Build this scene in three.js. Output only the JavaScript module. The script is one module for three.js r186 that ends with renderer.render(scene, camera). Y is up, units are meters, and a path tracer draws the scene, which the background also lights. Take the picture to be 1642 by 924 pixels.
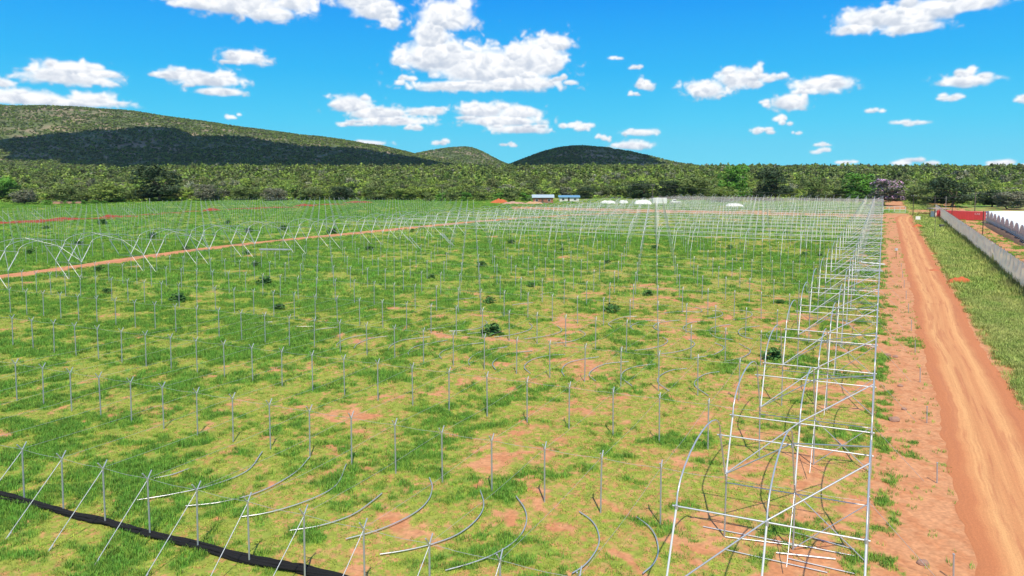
import * as THREE from 'three';
import { mergeGeometries } from 'three/addons/utils/BufferGeometryUtils.js';
import { MarchingCubes } from 'three/addons/objects/MarchingCubes.js';
import { FontLoader } from 'three/addons/loaders/FontLoader.js';
import { TextGeometry } from 'three/addons/geometries/TextGeometry.js';

// ---------------------------------------------------------------- camera, sun, exposure
const scene = new THREE.Scene();
const EYE = 15.19, BACK = 0.9, FOC = 1095, PITCH = 4 * Math.PI / 180, MIDY = 273 + FOC * Math.tan(PITCH);   // a drone 15 m above the field, looking a little down; the picture is cropped from a taller frame
const camera = new THREE.PerspectiveCamera(2 * Math.atan(462 / FOC) * 180 / Math.PI, 1642 / 924, 0.5, 9000);
camera.setViewOffset(1642, 924, 0, 462 - MIDY, 1642, 924);
camera.position.set(0, EYE, BACK);
camera.rotation.x = -PITCH;
scene.add(camera);
const renderer = new THREE.WebGLRenderer({ antialias: true });
renderer.toneMapping = THREE.LinearToneMapping;
renderer.toneMappingExposure = 1.1;
renderer.shadowMap.enabled = true;
const SUN = new THREE.Vector3(0.070, 0.866, 0.495).normalize();
const sun = new THREE.DirectionalLight(new THREE.Color().setRGB(1, 0.9, 0.7), 4.6);
sun.position.copy(SUN).multiplyScalar(600); sun.target.position.set(0, 0, -100);
sun.position.add(sun.target.position);
sun.castShadow = true; sun.shadow.mapSize.set(4096, 4096);
Object.assign(sun.shadow.camera, { left: -250, right: 250, top: 250, bottom: -250, near: 1, far: 1200 });
scene.add(sun, sun.target);
scene.fog = new THREE.FogExp2(new THREE.Color().setRGB(.60, .76, .95), 0.000026);

// ---------------------------------------------------------------- numbers
let seed = 7;
const rnd = () => { seed = (seed * 1664525 + 1013904223) >>> 0; return seed / 4294967296; };
const rr = (a, b) => a + (b - a) * rnd();
const { clamp, lerp, smoothstep } = THREE.MathUtils;
const PERM = new Uint8Array(512), VAL = new Float32Array(256);
{ const p = [...Array(256).keys()]; for (let i = 255; i > 0; i--) { const j = Math.floor(rnd() * (i + 1)); [p[i], p[j]] = [p[j], p[i]]; } for (let i = 0; i < 512; i++) PERM[i] = p[i & 255]; for (let i = 0; i < 256; i++) VAL[i] = rnd(); }
function vn(x, y) {                                                     // value noise 0..1
  const ix = Math.floor(x), iy = Math.floor(y), fx = x - ix, fy = y - iy, X = ix & 255, Y = iy & 255;
  const a = PERM[X], b = PERM[(X + 1) & 255], sx = fx * fx * (3 - 2 * fx), sy = fy * fy * (3 - 2 * fy);
  const v00 = VAL[PERM[a + Y]], v10 = VAL[PERM[b + Y]], v01 = VAL[PERM[a + ((Y + 1) & 255)]], v11 = VAL[PERM[b + ((Y + 1) & 255)]];
  return (v00 + (v10 - v00) * sx) * (1 - sy) + (v01 + (v11 - v01) * sx) * sy;
}
function fbm(x, y, n = 4) { let s = 0, a = 0.5, t = 0; for (let i = 0; i < n; i++) { s += a * vn(x, y); t += a; a *= 0.5; const X = x * 1.6 - y * 1.2 + 13.7; y = x * 1.2 + y * 1.6 + 7.3; x = X; } return s / t; }
const V3 = (x, y, z) => new THREE.Vector3(x, y, z);
const CP = Math.cos(PITCH), SP = Math.sin(PITCH);
// a point on the flat ground (or at height h) seen from the drone, used to read distances off the photograph
function gp(px, py, h = 0) { const x = (px - 821) / FOC, y = -(py - MIDY) / FOC, dy = y * CP - SP, dz = -CP - y * SP, t = (h - EYE) / dy; return V3(x * t, h, dz * t + BACK); }
function proj(x, y, z) { z -= BACK; const D = -(y - EYE) * SP - z * CP; return [821 + FOC * x / D, MIDY - FOC * ((y - EYE) * CP - z * SP) / D, D]; }
const ORD1 = ['zeroth', 'first', 'second', 'third', 'fourth', 'fifth', 'sixth', 'seventh', 'eighth', 'ninth', 'tenth', 'eleventh', 'twelfth', 'thirteenth', 'fourteenth', 'fifteenth', 'sixteenth', 'seventeenth', 'eighteenth', 'nineteenth'];
const TENS = ['', '', 'twenty', 'thirty', 'forty', 'fifty', 'sixty', 'seventy', 'eighty', 'ninety'], TENTH = ['', '', 'twentieth', 'thirtieth', 'fortieth', 'fiftieth', 'sixtieth', 'seventieth', 'eightieth', 'ninetieth'];
const ord = (n) => n < 20 ? ORD1[n] : n % 10 ? TENS[Math.floor(n / 10)] + '-' + ORD1[n % 10] : TENTH[n / 10];

// ---------------------------------------------------------------- sky: clear air with fair-weather cumulus
{
  const W = 4096, H = 2048, F = new Float32Array(W * H).fill(-9), YV = new Float32Array(W * H), D = new Float32Array(W * H * 4);
  const K = Math.PI / H;                                                // radians per texel
  const stops = [[-90, .10, .40, .62], [-0.5, .14, .60, .80], [0, .155, .68, .88], [4, .080, .585, .88], [8, .034, .455, .87], [14, .013, .305, .86], [25, .014, .25, .74], [45, .015, .17, .55], [90, .014, .12, .42]];
  const air = (el) => { let i = 1; while (i < stops.length - 1 && el > stops[i][0]) i++; const a = stops[i - 1], b = stops[i], t = clamp((el - a[0]) / (b[0] - a[0]), 0, 1); return [1, 2, 3].map((c) => lerp(a[c], b[c], t)); };
  const puff = (az, el, rx, ry) => {                                    // one billow; angles in radians
    const R = 1.7, c0 = Math.floor((az - rx * R / Math.cos(el)) / K), c1 = Math.ceil((az + rx * R / Math.cos(el)) / K), r0 = Math.floor((el - ry * R) / K), r1 = Math.ceil((el + ry * R) / K);
    for (let r = r0; r <= r1; r++) for (let c = c0; c <= c1; c++) {
      const row = r + H / 2, col = ((c + W / 4) % W + W) % W; if (row < 0 || row >= H) continue;
      const dx = (c * K - az) * Math.cos(el) / rx, dyr = (r * K - el) / ry, dy = dyr < 0 ? dyr * 1.35 : dyr, v = 1 - Math.hypot(dx, dy), i = row * W + col;
      if (v > F[i]) YV[i] = dyr; const o = F[i], k = 0.12, h = clamp(0.5 + 0.5 * (v - o) / k, 0, 1);
      F[i] = o < -5 ? v : lerp(o, v, h) + k * h * (1 - h);
    }
  };
  const fromPhoto = (px, py) => { const x = (px - 821) / FOC, y = -(py - MIDY) / FOC, d = V3(x, y * CP - SP, -CP - y * SP).normalize(); return [Math.atan2(d.x, -d.z), Math.asin(d.y)]; };
  const seen = [[700, 95, 72, 40], [780, 112, 110, 42], [862, 100, 58, 44], [690, 62, 36, 40], [715, 30, 56, 34], [830, 135, 85, 20], [655, 95, 25, 26], [740, 140, 100, 12], [890, 72, 34, 20], [905, 130, 20, 12], [650, 130, 18, 12],
    [380, 8, 95, 27], [430, 24, 50, 17], [330, 8, 60, 15], [285, 6, 30, 10], [470, 5, 35, 22], [578, 2, 45, 26], [622, 36, 26, 22], [600, 18, 44, 24],
    [110, 126, 66, 15], [115, 113, 45, 15], [92, 120, 40, 12], [152, 132, 30, 8], [300, 123, 54, 13], [335, 130, 52, 15], [352, 149, 46, 9], [268, 122, 24, 8], [390, 94, 40, 15], [375, 99, 26, 8],
    [45, 160, 62, 14], [145, 162, 36, 13], [98, 166, 90, 8], [3, 136, 14, 10], [562, 170, 42, 19], [602, 184, 55, 16], [682, 180, 40, 9], [625, 196, 70, 11], [665, 206, 20, 8], [575, 199, 26, 7],
    [772, 180, 50, 17], [832, 182, 42, 17], [805, 196, 80, 13], [832, 209, 60, 10], [920, 204, 26, 11], [990, 94, 13, 4], [1015, 110, 13, 6], [1030, 138, 18, 13], [1014, 152, 10, 5], [885, 132, 10, 8],
    [1372, 48, 36, 11], [1400, 32, 50, 20], [1455, 32, 50, 24], [1500, 17, 52, 20], [1555, 8, 46, 16], [1460, 46, 46, 14], [1130, 146, 38, 19], [1187, 128, 40, 21], [1215, 131, 30, 14], [1242, 127, 20, 9],
    [1322, 137, 50, 16], [1290, 150, 22, 11], [1268, 166, 33, 19], [1547, 132, 43, 11], [1547, 122, 16, 12], [1525, 158, 22, 7], [1225, 212, 19, 9], [1257, 196, 14, 10], [1277, 214, 9, 5], [1318, 233, 11, 4], [1318, 243, 11, 6], [1228, 168, 10, 7],
    [1025, 214, 36, 8], [1012, 235, 42, 10], [972, 224, 10, 7], [953, 220, 11, 5], [590, 231, 36, 6], [702, 231, 15, 8], [815, 233, 15, 7], [370, 188, 14, 6], [1470, 262, 27, 8], [1625, 264, 28, 9], [1358, 262, 14, 5], [1640, 162, 14, 8], [1456, 199, 25, 5], [1405, 180, 13, 5]];
  for (const [x, y, a, b] of seen) {
    const [az, el] = fromPhoto(x, y); if (a > 31) { puff(az, el, a / FOC, b / FOC); for (let k = 0; k < 3; k++) puff(az + rr(-.7, .7) * a / FOC, el + rr(-.2, .6) * b / FOC, a * rr(.2, .4) / FOC, b * rr(.35, .6) / FOC); }
    else for (let k = 0; k < 5; k++) puff(az + rr(-.75, .75) * a / FOC, el + rr(-.35, .5) * b / FOC, a * rr(.3, .75) / FOC, b * rr(.4, .8) / FOC);
  }
  for (let i = 0; i < 190; i++) {                                       // the same kind of cloud all round
    const el = (2 + 60 * rnd() ** 1.5) * Math.PI / 180, az = 0.75 + rnd() * (2 * Math.PI - 1.5), s = (18 + 60 * Math.sin(el) + 30 * rnd()) / FOC;
    for (let k = 0; k < 5; k++) puff(az + rr(-1.6, 1.6) * s, el + rr(-0.2, 0.3) * s, s * rr(0.5, 1.1), s * rr(0.22, 0.45));
  }
  for (let i = 0; i < 40; i++) { const el = rr(18, 65) * Math.PI / 180, az = rr(-0.7, 0.7), s = rr(40, 110) / FOC; for (let k = 0; k < 5; k++) puff(az + rr(-1.6, 1.6) * s, el + rr(-0.2, 0.3) * s, s * rr(0.5, 1.1), s * rr(0.22, 0.45)); }
  const S = 1 / 0.0165;                                                 // the largest curls are a degree across
  for (let row = 0; row < H; row++) {
    const el = ((row + 0.5) / H - 0.5) * Math.PI, base = air(el * 180 / Math.PI);
    for (let col = 0; col < W; col++) {
      const i = row * W + col; let [r, g, b] = base; const f = F[i];
      if (f > -0.75) {
        const az = (col - W / 4) * K * Math.cos(el), wx = fbm(az * S + 40, el * S * 1.3, 3) - 0.5, wy = fbm(az * S + 3, el * S * 1.3 + 90, 3) - 0.5;
        const n = fbm(az * S * 1.2 + wx * 1.6 + 11, el * S * 1.6 + wy * 1.6, 6) - 0.5, n8 = fbm(az * S * 4.1 + wx * 3, el * S * 5 + wy * 3 + 70, 3) - 0.5, rim = 1 - smoothstep(f, 0.10, 0.42), d = f + (n + 0.35 * n8) * (0.15 + 1.3 * rim) - 0.03 * rim, alpha = smoothstep(d, -0.14, 0.52) ** 1.25;
        if (alpha > 0) {
          const lump = fbm(az * S * 1.7 + wx * 2.5 + 5, el * S * 2.2 + wy * 2.5 + 20, 4) - 0.5, lit = smoothstep(YV[i] + 1.7 * lump + 0.5 * (1 - smoothstep(f, 0.1, 0.6)), -0.85, 0.75), thin = smoothstep(d, 0.0, 0.5);
          const c = [lerp(.52, 1.03, lit), lerp(.59, 1.03, lit), lerp(.70, 1.03, lit)].map((v) => v * lerp(0.80, 1, thin));
          r = lerp(r, c[0], alpha); g = lerp(g, c[1], alpha); b = lerp(b, c[2], alpha);
        }
      }
      D[i * 4] = r; D[i * 4 + 1] = g; D[i * 4 + 2] = b; D[i * 4 + 3] = 1;
    }
  }
  const t = new THREE.DataTexture(D, W, H, THREE.RGBAFormat, THREE.FloatType);
  t.mapping = THREE.EquirectangularReflectionMapping; t.magFilter = t.minFilter = THREE.LinearFilter; t.needsUpdate = true;
  scene.background = t; scene.environment = t;
}

// ---------------------------------------------------------------- helpers for things
const taken = {};
const numbered = (n) => { taken[n] = (taken[n] ?? -1) + 1; return taken[n] ? n + '_' + String(taken[n]).padStart(3, '0') : n; };
function tag(o, label, category, group, kind) { if (label) o.userData.label = label; if (category) o.userData.category = category; if (group) o.userData.group = group; if (kind) o.userData.kind = kind; return o; }
function mesh(name, geometry, material, parent) { const m = new THREE.Mesh(geometry, material); m.castShadow = m.receiveShadow = true; m.name = parent ? name : numbered(name); (parent ?? scene).add(m); return m; }
function thing(name, label, category, group) { const g = new THREE.Group(); g.name = numbered(name); scene.add(g); return tag(g, label, category, group); }
const std = (r, g, b, rough = 0.9, metal = 0, more = {}) => new THREE.MeshStandardMaterial({ color: new THREE.Color().setRGB(r, g, b), roughness: rough, metalness: metal, ...more });
const UP = V3(0, 1, 0), Q = new THREE.Quaternion();
function bar(a, b, r, sides = 6, r2 = r) { const d = b.clone().sub(a), len = d.length(), g = new THREE.CylinderGeometry(r2, r, len, sides, 1); g.applyQuaternion(Q.setFromUnitVectors(UP, d.normalize())); g.translate((a.x + b.x) / 2, (a.y + b.y) / 2, (a.z + b.z) / 2); return g; }
function tube(pts, r, seg = 24, sides = 6, closed = false) { return new THREE.TubeGeometry(new THREE.CatmullRomCurve3(pts, closed, 'centripetal'), seg, r, sides, closed); }
function box(w, h, d, x = 0, y = 0, z = 0) { return new THREE.BoxGeometry(w, h, d).translate(x, y, z); }
const merge = (l) => mergeGeometries(l.map((g) => g.index ? g.toNonIndexed() : g));
function colorTexture(w, h, fn, wrap = true) {                          // fn(u, v) -> linear rgb
  const d = new Uint8Array(w * h * 4), s = (c) => { c = clamp(c, 0, 1); return 255 * (c <= 0.0031308 ? 12.92 * c : 1.055 * c ** (1 / 2.4) - 0.055); };
  for (let j = 0; j < h; j++) for (let i = 0; i < w; i++) { const c = fn((i + 0.5) / w, (j + 0.5) / h), k = (j * w + i) * 4; d[k] = s(c[0]); d[k + 1] = s(c[1]); d[k + 2] = s(c[2]); d[k + 3] = 255; }
  const t = new THREE.DataTexture(d, w, h); t.colorSpace = THREE.SRGBColorSpace; t.magFilter = THREE.LinearFilter; t.minFilter = THREE.LinearMipmapLinearFilter; t.generateMipmaps = true;
  if (wrap) t.wrapS = t.wrapT = THREE.RepeatWrapping; t.needsUpdate = true; return t;
}
function greyTexture(w, h, fn) { const d = new Uint8Array(w * h * 4); for (let j = 0; j < h; j++) for (let i = 0; i < w; i++) { const v = 255 * clamp(fn((i + 0.5) / w, (j + 0.5) / h), 0, 1), k = (j * w + i) * 4; d[k] = d[k + 1] = d[k + 2] = v; d[k + 3] = 255; } const t = new THREE.DataTexture(d, w, h); t.magFilter = THREE.LinearFilter; t.wrapS = t.wrapT = THREE.RepeatWrapping; t.needsUpdate = true; return t; }

// ---------------------------------------------------------------- the plan of the field
const UX = 0.92713, UZ = 0.37475, NX = 0.37475, NZ = -0.92713, STEP = 2.6346, GAP = 8.95, P0 = 18.89;
const rowOf = (x, z) => (x * NX + z * NZ - P0) / GAP, alongOf = (x, z) => (x * UX + z * UZ) / STEP;
const rightEnd = (r) => 0.95 + 0.39 * r;                                // along (in post steps) of the last post of row r
const leftEnd = (r) => rightEnd(r) - Math.round(rightEnd(r) + 36 - 0.85 * (r - 5));
const at = (r, a, y = 0) => V3((P0 + GAP * r) * NX + STEP * a * UX, y, (P0 + GAP * r) * NZ + STEP * a * UZ);
const outside = (x, z) => alongOf(x, z) - rightEnd(rowOf(x, z));        // steps beyond the right-hand edge of the frames
const LAST = 29, NODE = 2.52;
// the left-hand track, from the near left to the far middle
const TRACK = [[-110, -42], [-90, -70], [-72.7, -95.8], [-58.9, -130.6], [-34, -168.3], [-8, -203], [16.3, -226], [45, -243], [80, -251], [128, -252]].map(([x, z]) => V3(x, 0, z));
const trackCurve = new THREE.CatmullRomCurve3(TRACK, false, 'centripetal'), TP = trackCurve.getSpacedPoints(260);
const trackDist = (x, z) => { let m = 1e9; for (let i = 0; i < TP.length; i += 2) { const d = (TP[i].x - x) ** 2 + (TP[i].z - z) ** 2; if (d < m) m = d; } return Math.sqrt(m); };

// what grows or lies bare at a point of the field: [soil, lush, dry] each 0..1
function cover(x, z, fine = true) {
  const e = outside(x, z), r = rowOf(x, z), wx = (fbm(x * 0.5, z * 0.5, 2) - 0.5) * 2.2, wz = (fbm(x * 0.5 + 50, z * 0.5, 2) - 0.5) * 2.2;
  const big = fbm(x / 24 + 5, z / 24, 3), n1 = fbm((x + wx) / 5.2, (z + wz) / 4.6 + 31, 3), n2 = fbm((x + wx) / 1.5 + 9, (z + wz) / 1.3, 3), small = fine ? fbm(x * 2.4, z * 2.4 + 8, 3) : 0.5 + (vn(x * 2, z * 2) - 0.5) * 0.35;
  const mid = 0.36 * n1 + 0.64 * n2, lushN = 0.42 * fbm((x + wx) / 2.6 + 77, (z + wz) / 2.3, 3) + 0.40 * fbm((x + wx) / 0.8 + 7, (z + wz) / 0.75 + 60, 3) + 0.18 * n1;
  const west = smoothstep(-x, -12, 38), away = smoothstep(-z, 50, 150);
  let bare = 0.350 - 0.055 * west - 0.075 * away + (e > -1.25 ? 0.085 : e > -3.2 ? 0.02 : 0);
  let soil = smoothstep(bare - mid - (big - 0.5) * 0.16 + (small - 0.5) * 0.36, -0.09, 0.09);
  let lush = smoothstep(lushN + (big - 0.5) * 0.16 + (small - 0.5) * 0.20 + 0.045 * west + 0.075 * away, 0.43, 0.66);
  const rag = e + (n1 - 0.5) * 0.9 + (n2 - 0.5) * 0.9;
  if (e > -0.1 && r > 28.3 && r < 31.5 && e < 14) { soil = e > 3.2 && r > 28.9 ? smoothstep(mid + 0.35, 0.62, 0.72) : e > 2.2 ? soil : smoothstep(0.42 - mid, 0, 0.1); }
  else if (e > 0.05 && e < 3.15) {                                           // trampled strip beside the road
    const strip = rag < 0.45 ? 0.47 : 0.31;
    const g = smoothstep(mid + 0.3 * (small - 0.5), 1 - strip - 0.06, 1 - strip + 0.08) * (e > 1.35 ? 0.1 : 1);
    soil = 1 - g; lush = 0.75;
  } else if (e >= 3.15 && e < 6.6) { soil = smoothstep(0.25 - mid, 0, 0.06) + 0.9 * smoothstep(3.55 + (mid - 0.5) - e, 0, 0.3); lush = 0.35 + 0.5 * lush; }
  else if (e >= 6.6 && e < 10.6) { soil = smoothstep(0.62 - mid + (small - .5) * .2, 0, 0.08); lush = 0.7; }
  if (r > 25.2 && r < 27.4 && e < 0.4 && x > 0) soil = Math.max(soil, smoothstep(mid + small * .3, 0.35, 0.5) * 0.9);
  return [clamp(soil, 0, 1), clamp(lush, 0, 1), big];
}
const mixc = (a, b, t) => [a[0] + (b[0] - a[0]) * t, a[1] + (b[1] - a[1]) * t, a[2] + (b[2] - a[2]) * t];
const SOIL = [.55, .265, .130], SOIL2 = [.47, .190, .082], LUSH = [.105, .245, .028], DRY = [.265, .305, .045], VERGE = [.30, .34, .08];
const bigOf = (x, z) => 0.5 + 0.6 * (smoothstep(x, -40, 20) - 0.5) - 0.6 * smoothstep(-z, 60, 140);
function groundColor(x, z, fine) {
  const [soil, lush] = cover(x, z, fine), e = outside(x, z), g1 = vn(x * 9, z * 9), g2 = fbm(x * 2.3, z * 2.3 + 4, 3), g3 = vn(x * 23 + 3, z * 23);
  const green = mixc(e > 3 ? VERGE : DRY, LUSH, lush), earth = mixc(SOIL, SOIL2, smoothstep(g2, 0.3, 0.75) * 0.8);
  const fleck = smoothstep(0.55 * vn(x * 4 + 40, z * 4) + 0.45 * vn(x * 13, z * 13 + 9) + (bigOf(x, z) - 0.5) * 0.3, 0.50, 0.70) * (1 - 0.75 * lush) * (e > 3 ? 0.3 : 0.75);
  const k = 0.70 + 0.34 * g1 + 0.28 * g3; return mixc(green, earth, Math.max(soil, fleck)).map((c) => c * k);
}

// ---------------------------------------------------------------- ground
const fieldGround = [];
const patch = (x0, x1, z0, z1, w, h, fine, bumpy) => {                  // z0 is the near edge
  const g = new THREE.PlaneGeometry(x1 - x0, z0 - z1, 60, 60).rotateX(-Math.PI / 2).translate((x0 + x1) / 2, 0, (z0 + z1) / 2);
  const map = colorTexture(w, h, (u, v) => groundColor(lerp(x0, x1, u), lerp(z0, z1, v), fine), false);
  const m = new THREE.MeshStandardMaterial({ map, roughness: 1 });
  if (bumpy) { m.bumpMap = greyTexture(1024, 1024, (u, v) => 0.5 * vn(u * 256, v * 256) + 0.5 * vn(u * 90 + 9, v * 90)); m.bumpMap.repeat.set((x1 - x0) / 22, (z0 - z1) / 22); m.bumpScale = 0.009; }
  fieldGround.push([g, m]);
};
patch(-75, 75, 30, -88, 2048, 2048, true, true);
patch(-330, -75, 30, -88, 512, 512, false, false);
patch(75, 330, 30, -88, 512, 512, false, false);
patch(-330, 330, -88, -380, 2048, 2048, false, false);
{ const ms = fieldGround.map((f) => f[1]), g = mergeGeometries(fieldGround.map((f) => f[0]), true); const m = mesh('ground', g, ms); tag(m, 'patchy green field with bare reddish soil', null, null, 'structure'); }

// land beyond: gently rising bush, hills on the left and in the middle
const RIDGE = [[-4500, 120], [-3500, 190], [-2500, 250], [-1920, 256], [-1690, 254], [-1452, 240], [-1217, 207], [-983, 174], [-750, 141], [-518, 104], [-330, 62], [-140, 22], [0, 0]];
const along1 = (x) => { for (let i = 1; i < RIDGE.length; i++) if (x < RIDGE[i][0]) return lerp(RIDGE[i - 1][1], RIDGE[i][1], smoothstep(x, RIDGE[i - 1][0], RIDGE[i][0]) * 0.4 + 0.6 * clamp((x - RIDGE[i - 1][0]) / (RIDGE[i][0] - RIDGE[i - 1][0]), 0, 1)); return 0; };
function land(x, z) {
  const d = -z, far = smoothstep(d, 360, 1150), rough = fbm(x / 90, z / 90, 3) - 0.5;
  let h = 16 * far * (0.5 + 0.5 * smoothstep(x, -950, -480)) + rough * 5 * smoothstep(d, 420, 900) - 0.04;
  const lumps = (fbm(x / 240 + 3, z / 240, 4) - 0.5);
  const r1 = Math.max(0, along1(x) - 10), c1 = d < 2600 ? smoothstep(d, 1450, 2600) : 1 - 0.8 * smoothstep(d, 2600, 4200);
  let hill = r1 * c1 * (1 + lumps * 0.28 * (1 - Math.abs(2 * c1 - 1)));
  const h2 = 112 * Math.exp(-(((x + 230) / (x < -230 ? 420 : 175)) ** 2)) * Math.exp(-(((d - 3400) / 500) ** 2));
  const t = (x - 229) / (x < 229 ? 290 : 390), h3 = Math.abs(t) < 1 ? 78 * Math.cos(t * Math.PI / 2) ** 1.25 * Math.exp(-(((d - 2300) / 380) ** 2)) : 0;
  hill = Math.max(hill, h2, h3);
  return h + hill;
}
{
  const xs = [], zs = []; for (let i = 0; i <= 200; i++) { const t = i / 100 - 1; xs.push(Math.sign(t) * (Math.abs(t) ** 1.5) * 5200); } for (let i = 0; i <= 240; i++) { const t = i / 240; zs.push(500 - 6500 * t ** 1.25); }
  const pos = [], col = [], idx = [];
  for (const z of zs) for (const x of xs) {
    pos.push(x, land(x, z), z); const s = smoothstep(fbm(x / 35, z / 35, 4), 0.47, 0.62), g = 0.75 + 0.5 * vn(x / 9, z / 9), hillish = smoothstep(-z, 1400, 1900);
    const c = mixc([.085, .115, .035], mixc([.20, .16, .09], [.27, .21, .14], hillish), s); col.push(c[0] * g, c[1] * g, c[2] * g);
  }
  const n = xs.length; for (let j = 0; j < zs.length - 1; j++) for (let i = 0; i < n - 1; i++) { const a = j * n + i; idx.push(a, a + 1, a + n, a + 1, a + n + 1, a + n); }
  const g = new THREE.BufferGeometry(); g.setAttribute('position', new THREE.Float32BufferAttribute(pos, 3)); g.setAttribute('color', new THREE.Float32BufferAttribute(col, 3)); g.setIndex(idx.map((v, i) => idx[i - (i % 3) + [0, 2, 1][i % 3]])); g.computeVertexNormals();
  if (g.attributes.normal.getY(5000) < 0) { g.setIndex(idx); g.computeVertexNormals(); }
  tag(mesh('terrain', g, new THREE.MeshStandardMaterial({ vertexColors: true, roughness: 1 })), 'bush-covered plain rising to rounded hills', null, null, 'structure');
}

// strips of road laid on the ground: a sheet with ruts and a ragged edge
function strip(name, label, path, half, colour, crown) {
  const N = path.length, M = 16, pos = [], uv = [], idx = []; let s = 0;
  for (let i = 0; i < N; i++) {
    const p = path[i], q = path[Math.min(N - 1, i + 1)], o = path[Math.max(0, i - 1)], tx = q.x - o.x, tz = q.z - o.z, l = Math.hypot(tx, tz); if (i) s += path[i].distanceTo(path[i - 1]);
    for (let j = 0; j <= M; j++) {
      const t = j / M * 2 - 1, w = half * (1 + 0.10 * (fbm(s * 0.35 + (t > 0 ? 90 : 0), 3, 3) - 0.5) * 2 + 0.05 * (vn(s * 1.7, t > 0 ? 5 : 25) - 0.5) * 2), x = p.x - tz / l * t * w, z = p.z + tx / l * t * w;
      const y = 0.012 + (1 - t * t) * crown + (Math.abs(t) < 0.98 ? 0.03 * (fbm(x * 0.8, z * 0.8, 3) - 0.4) - 0.075 * Math.exp(-(((Math.abs(t) - 0.42) / 0.13) ** 2)) : 0) + 0.04;
      pos.push(x, Math.abs(t) > 0.99 ? 0.004 : Math.max(0.014, y), z); uv.push(t * 0.5 + 0.5, s);
    }
  }
  for (let i = 0; i < N - 1; i++) for (let j = 0; j < M; j++) { const a = i * (M + 1) + j; idx.push(a, a + 1, a + M + 1, a + 1, a + M + 2, a + M + 1); }
  const g = new THREE.BufferGeometry(); g.setAttribute('position', new THREE.Float32BufferAttribute(pos, 3)); g.setAttribute('uv', new THREE.Float32BufferAttribute(uv, 2)); g.setIndex(idx); g.computeVertexNormals();
  if (g.attributes.normal.getY(20) < 0) { for (let i = 0; i < idx.length; i += 3) [idx[i + 1], idx[i + 2]] = [idx[i + 2], idx[i + 1]]; g.setIndex(idx); g.computeVertexNormals(); }
  const map = colorTexture(512, 2048, colour); map.repeat.set(1, 1 / 90);
  return tag(mesh(name, g, new THREE.MeshStandardMaterial({ map, roughness: 1 })), label, null, null, 'structure');
}
const roadTone = (u, v) => {
  const y = v * 90, t = u * 2 - 1 + 0.07 * (fbm(y * 0.06, 5, 2) - 0.5), wob = 0.03 * (fbm(y * 0.1, 9, 2) - 0.5);
  const track = Math.exp(-(((t + 0.40 + wob) / 0.24) ** 2)) + Math.exp(-(((t - 0.38 + wob) / 0.21) ** 2)) + 0.6 * Math.exp(-(((t - 0.0 + wob * 2) / 0.15) ** 2));
  const streak = 0.6 * fbm(u * 46, y * 0.16, 3) + 0.4 * fbm(u * 110, y * 0.3, 3), grit = vn(u * 160, y * 20), c = mixc([.50, .185, .075], [.66, .345, .145], clamp(track * (0.55 + 0.8 * streak) - 0.08, 0, 1));
  const red = smoothstep(fbm(u * 20 + 30, y * 0.22, 3), 0.55, 0.75) * 0.6; return mixc(c, [.46, .17, .075], red).map((x) => x * (0.86 + 0.22 * grit) * (0.92 + 0.16 * streak));
};
{
  const path = []; for (let r = -2.2; r < 24.4; r += 0.07) path.push(at(r, rightEnd(r) + 2.22 + 0.25 * (fbm(r * 0.5, 2, 2) - 0.5)));
  const turn = new THREE.CatmullRomCurve3([at(24.4, rightEnd(24.4) + 2.22), at(26.2, rightEnd(26.2) + 2.5), at(27.6, rightEnd(27.6) + 3.6), at(28.7, rightEnd(28.7) + 6), at(29.6, rightEnd(29.6) + 10), at(30.4, rightEnd(30.4) + 18), at(31, rightEnd(31) + 30)]);
  path.push(...turn.getSpacedPoints(80).slice(1));
  strip('dirt_road', 'orange dirt road with pale wheel tracks beside the steel frames', path, 2.35, roadTone, 0.02);
  strip('dirt_track', 'narrow reddish dirt track crossing the field on the left', trackCurve.getSpacedPoints(400), 2.15, (u, v) => { const y = v * 90, s = fbm(u * 30, y * 0.5, 4); return mixc([.58, .26, .125], [.45, .18, .085], smoothstep(s, 0.35, 0.7)).map((x) => x * (0.85 + 0.3 * vn(u * 90, y * 12))); }, 0.03);
}

// ---------------------------------------------------------------- grass
const tuftGeo = (n, h, spread, wide) => {
  const p = [], N = []; for (let i = 0; i < n; i++) {
    const a = rnd() * 6.283, r = spread * Math.sqrt(rnd()), x = Math.cos(a) * r, z = Math.sin(a) * r, b = rnd() * 6.283, lean = rr(0.15, 0.75), hh = h * rr(0.5, 1.1), w = wide * rr(0.7, 1.2);
    const cx = Math.cos(b) * w, cz = Math.sin(b) * w, lx = -Math.sin(b) * lean * hh, lz = Math.cos(b) * lean * hh, mx = x + lx * 0.4, mz = z + lz * 0.4, my = hh * 0.6;
    p.push(x - cx, 0, z - cz, x + cx, 0, z + cz, mx + cx * 0.7, my, mz + cz * 0.7, x - cx, 0, z - cz, mx + cx * 0.7, my, mz + cz * 0.7, mx - cx * 0.7, my, mz - cz * 0.7, mx - cx * 0.7, my, mz - cz * 0.7, mx + cx * 0.7, my, mz + cz * 0.7, x + lx, hh, z + lz);
  }
  const g = new THREE.BufferGeometry(); g.setAttribute('position', new THREE.Float32BufferAttribute(p, 3)); g.computeVertexNormals(); return g;
};
const grassMat = new THREE.MeshStandardMaterial({ color: 0xffffff, roughness: 0.75, side: THREE.DoubleSide });
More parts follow.
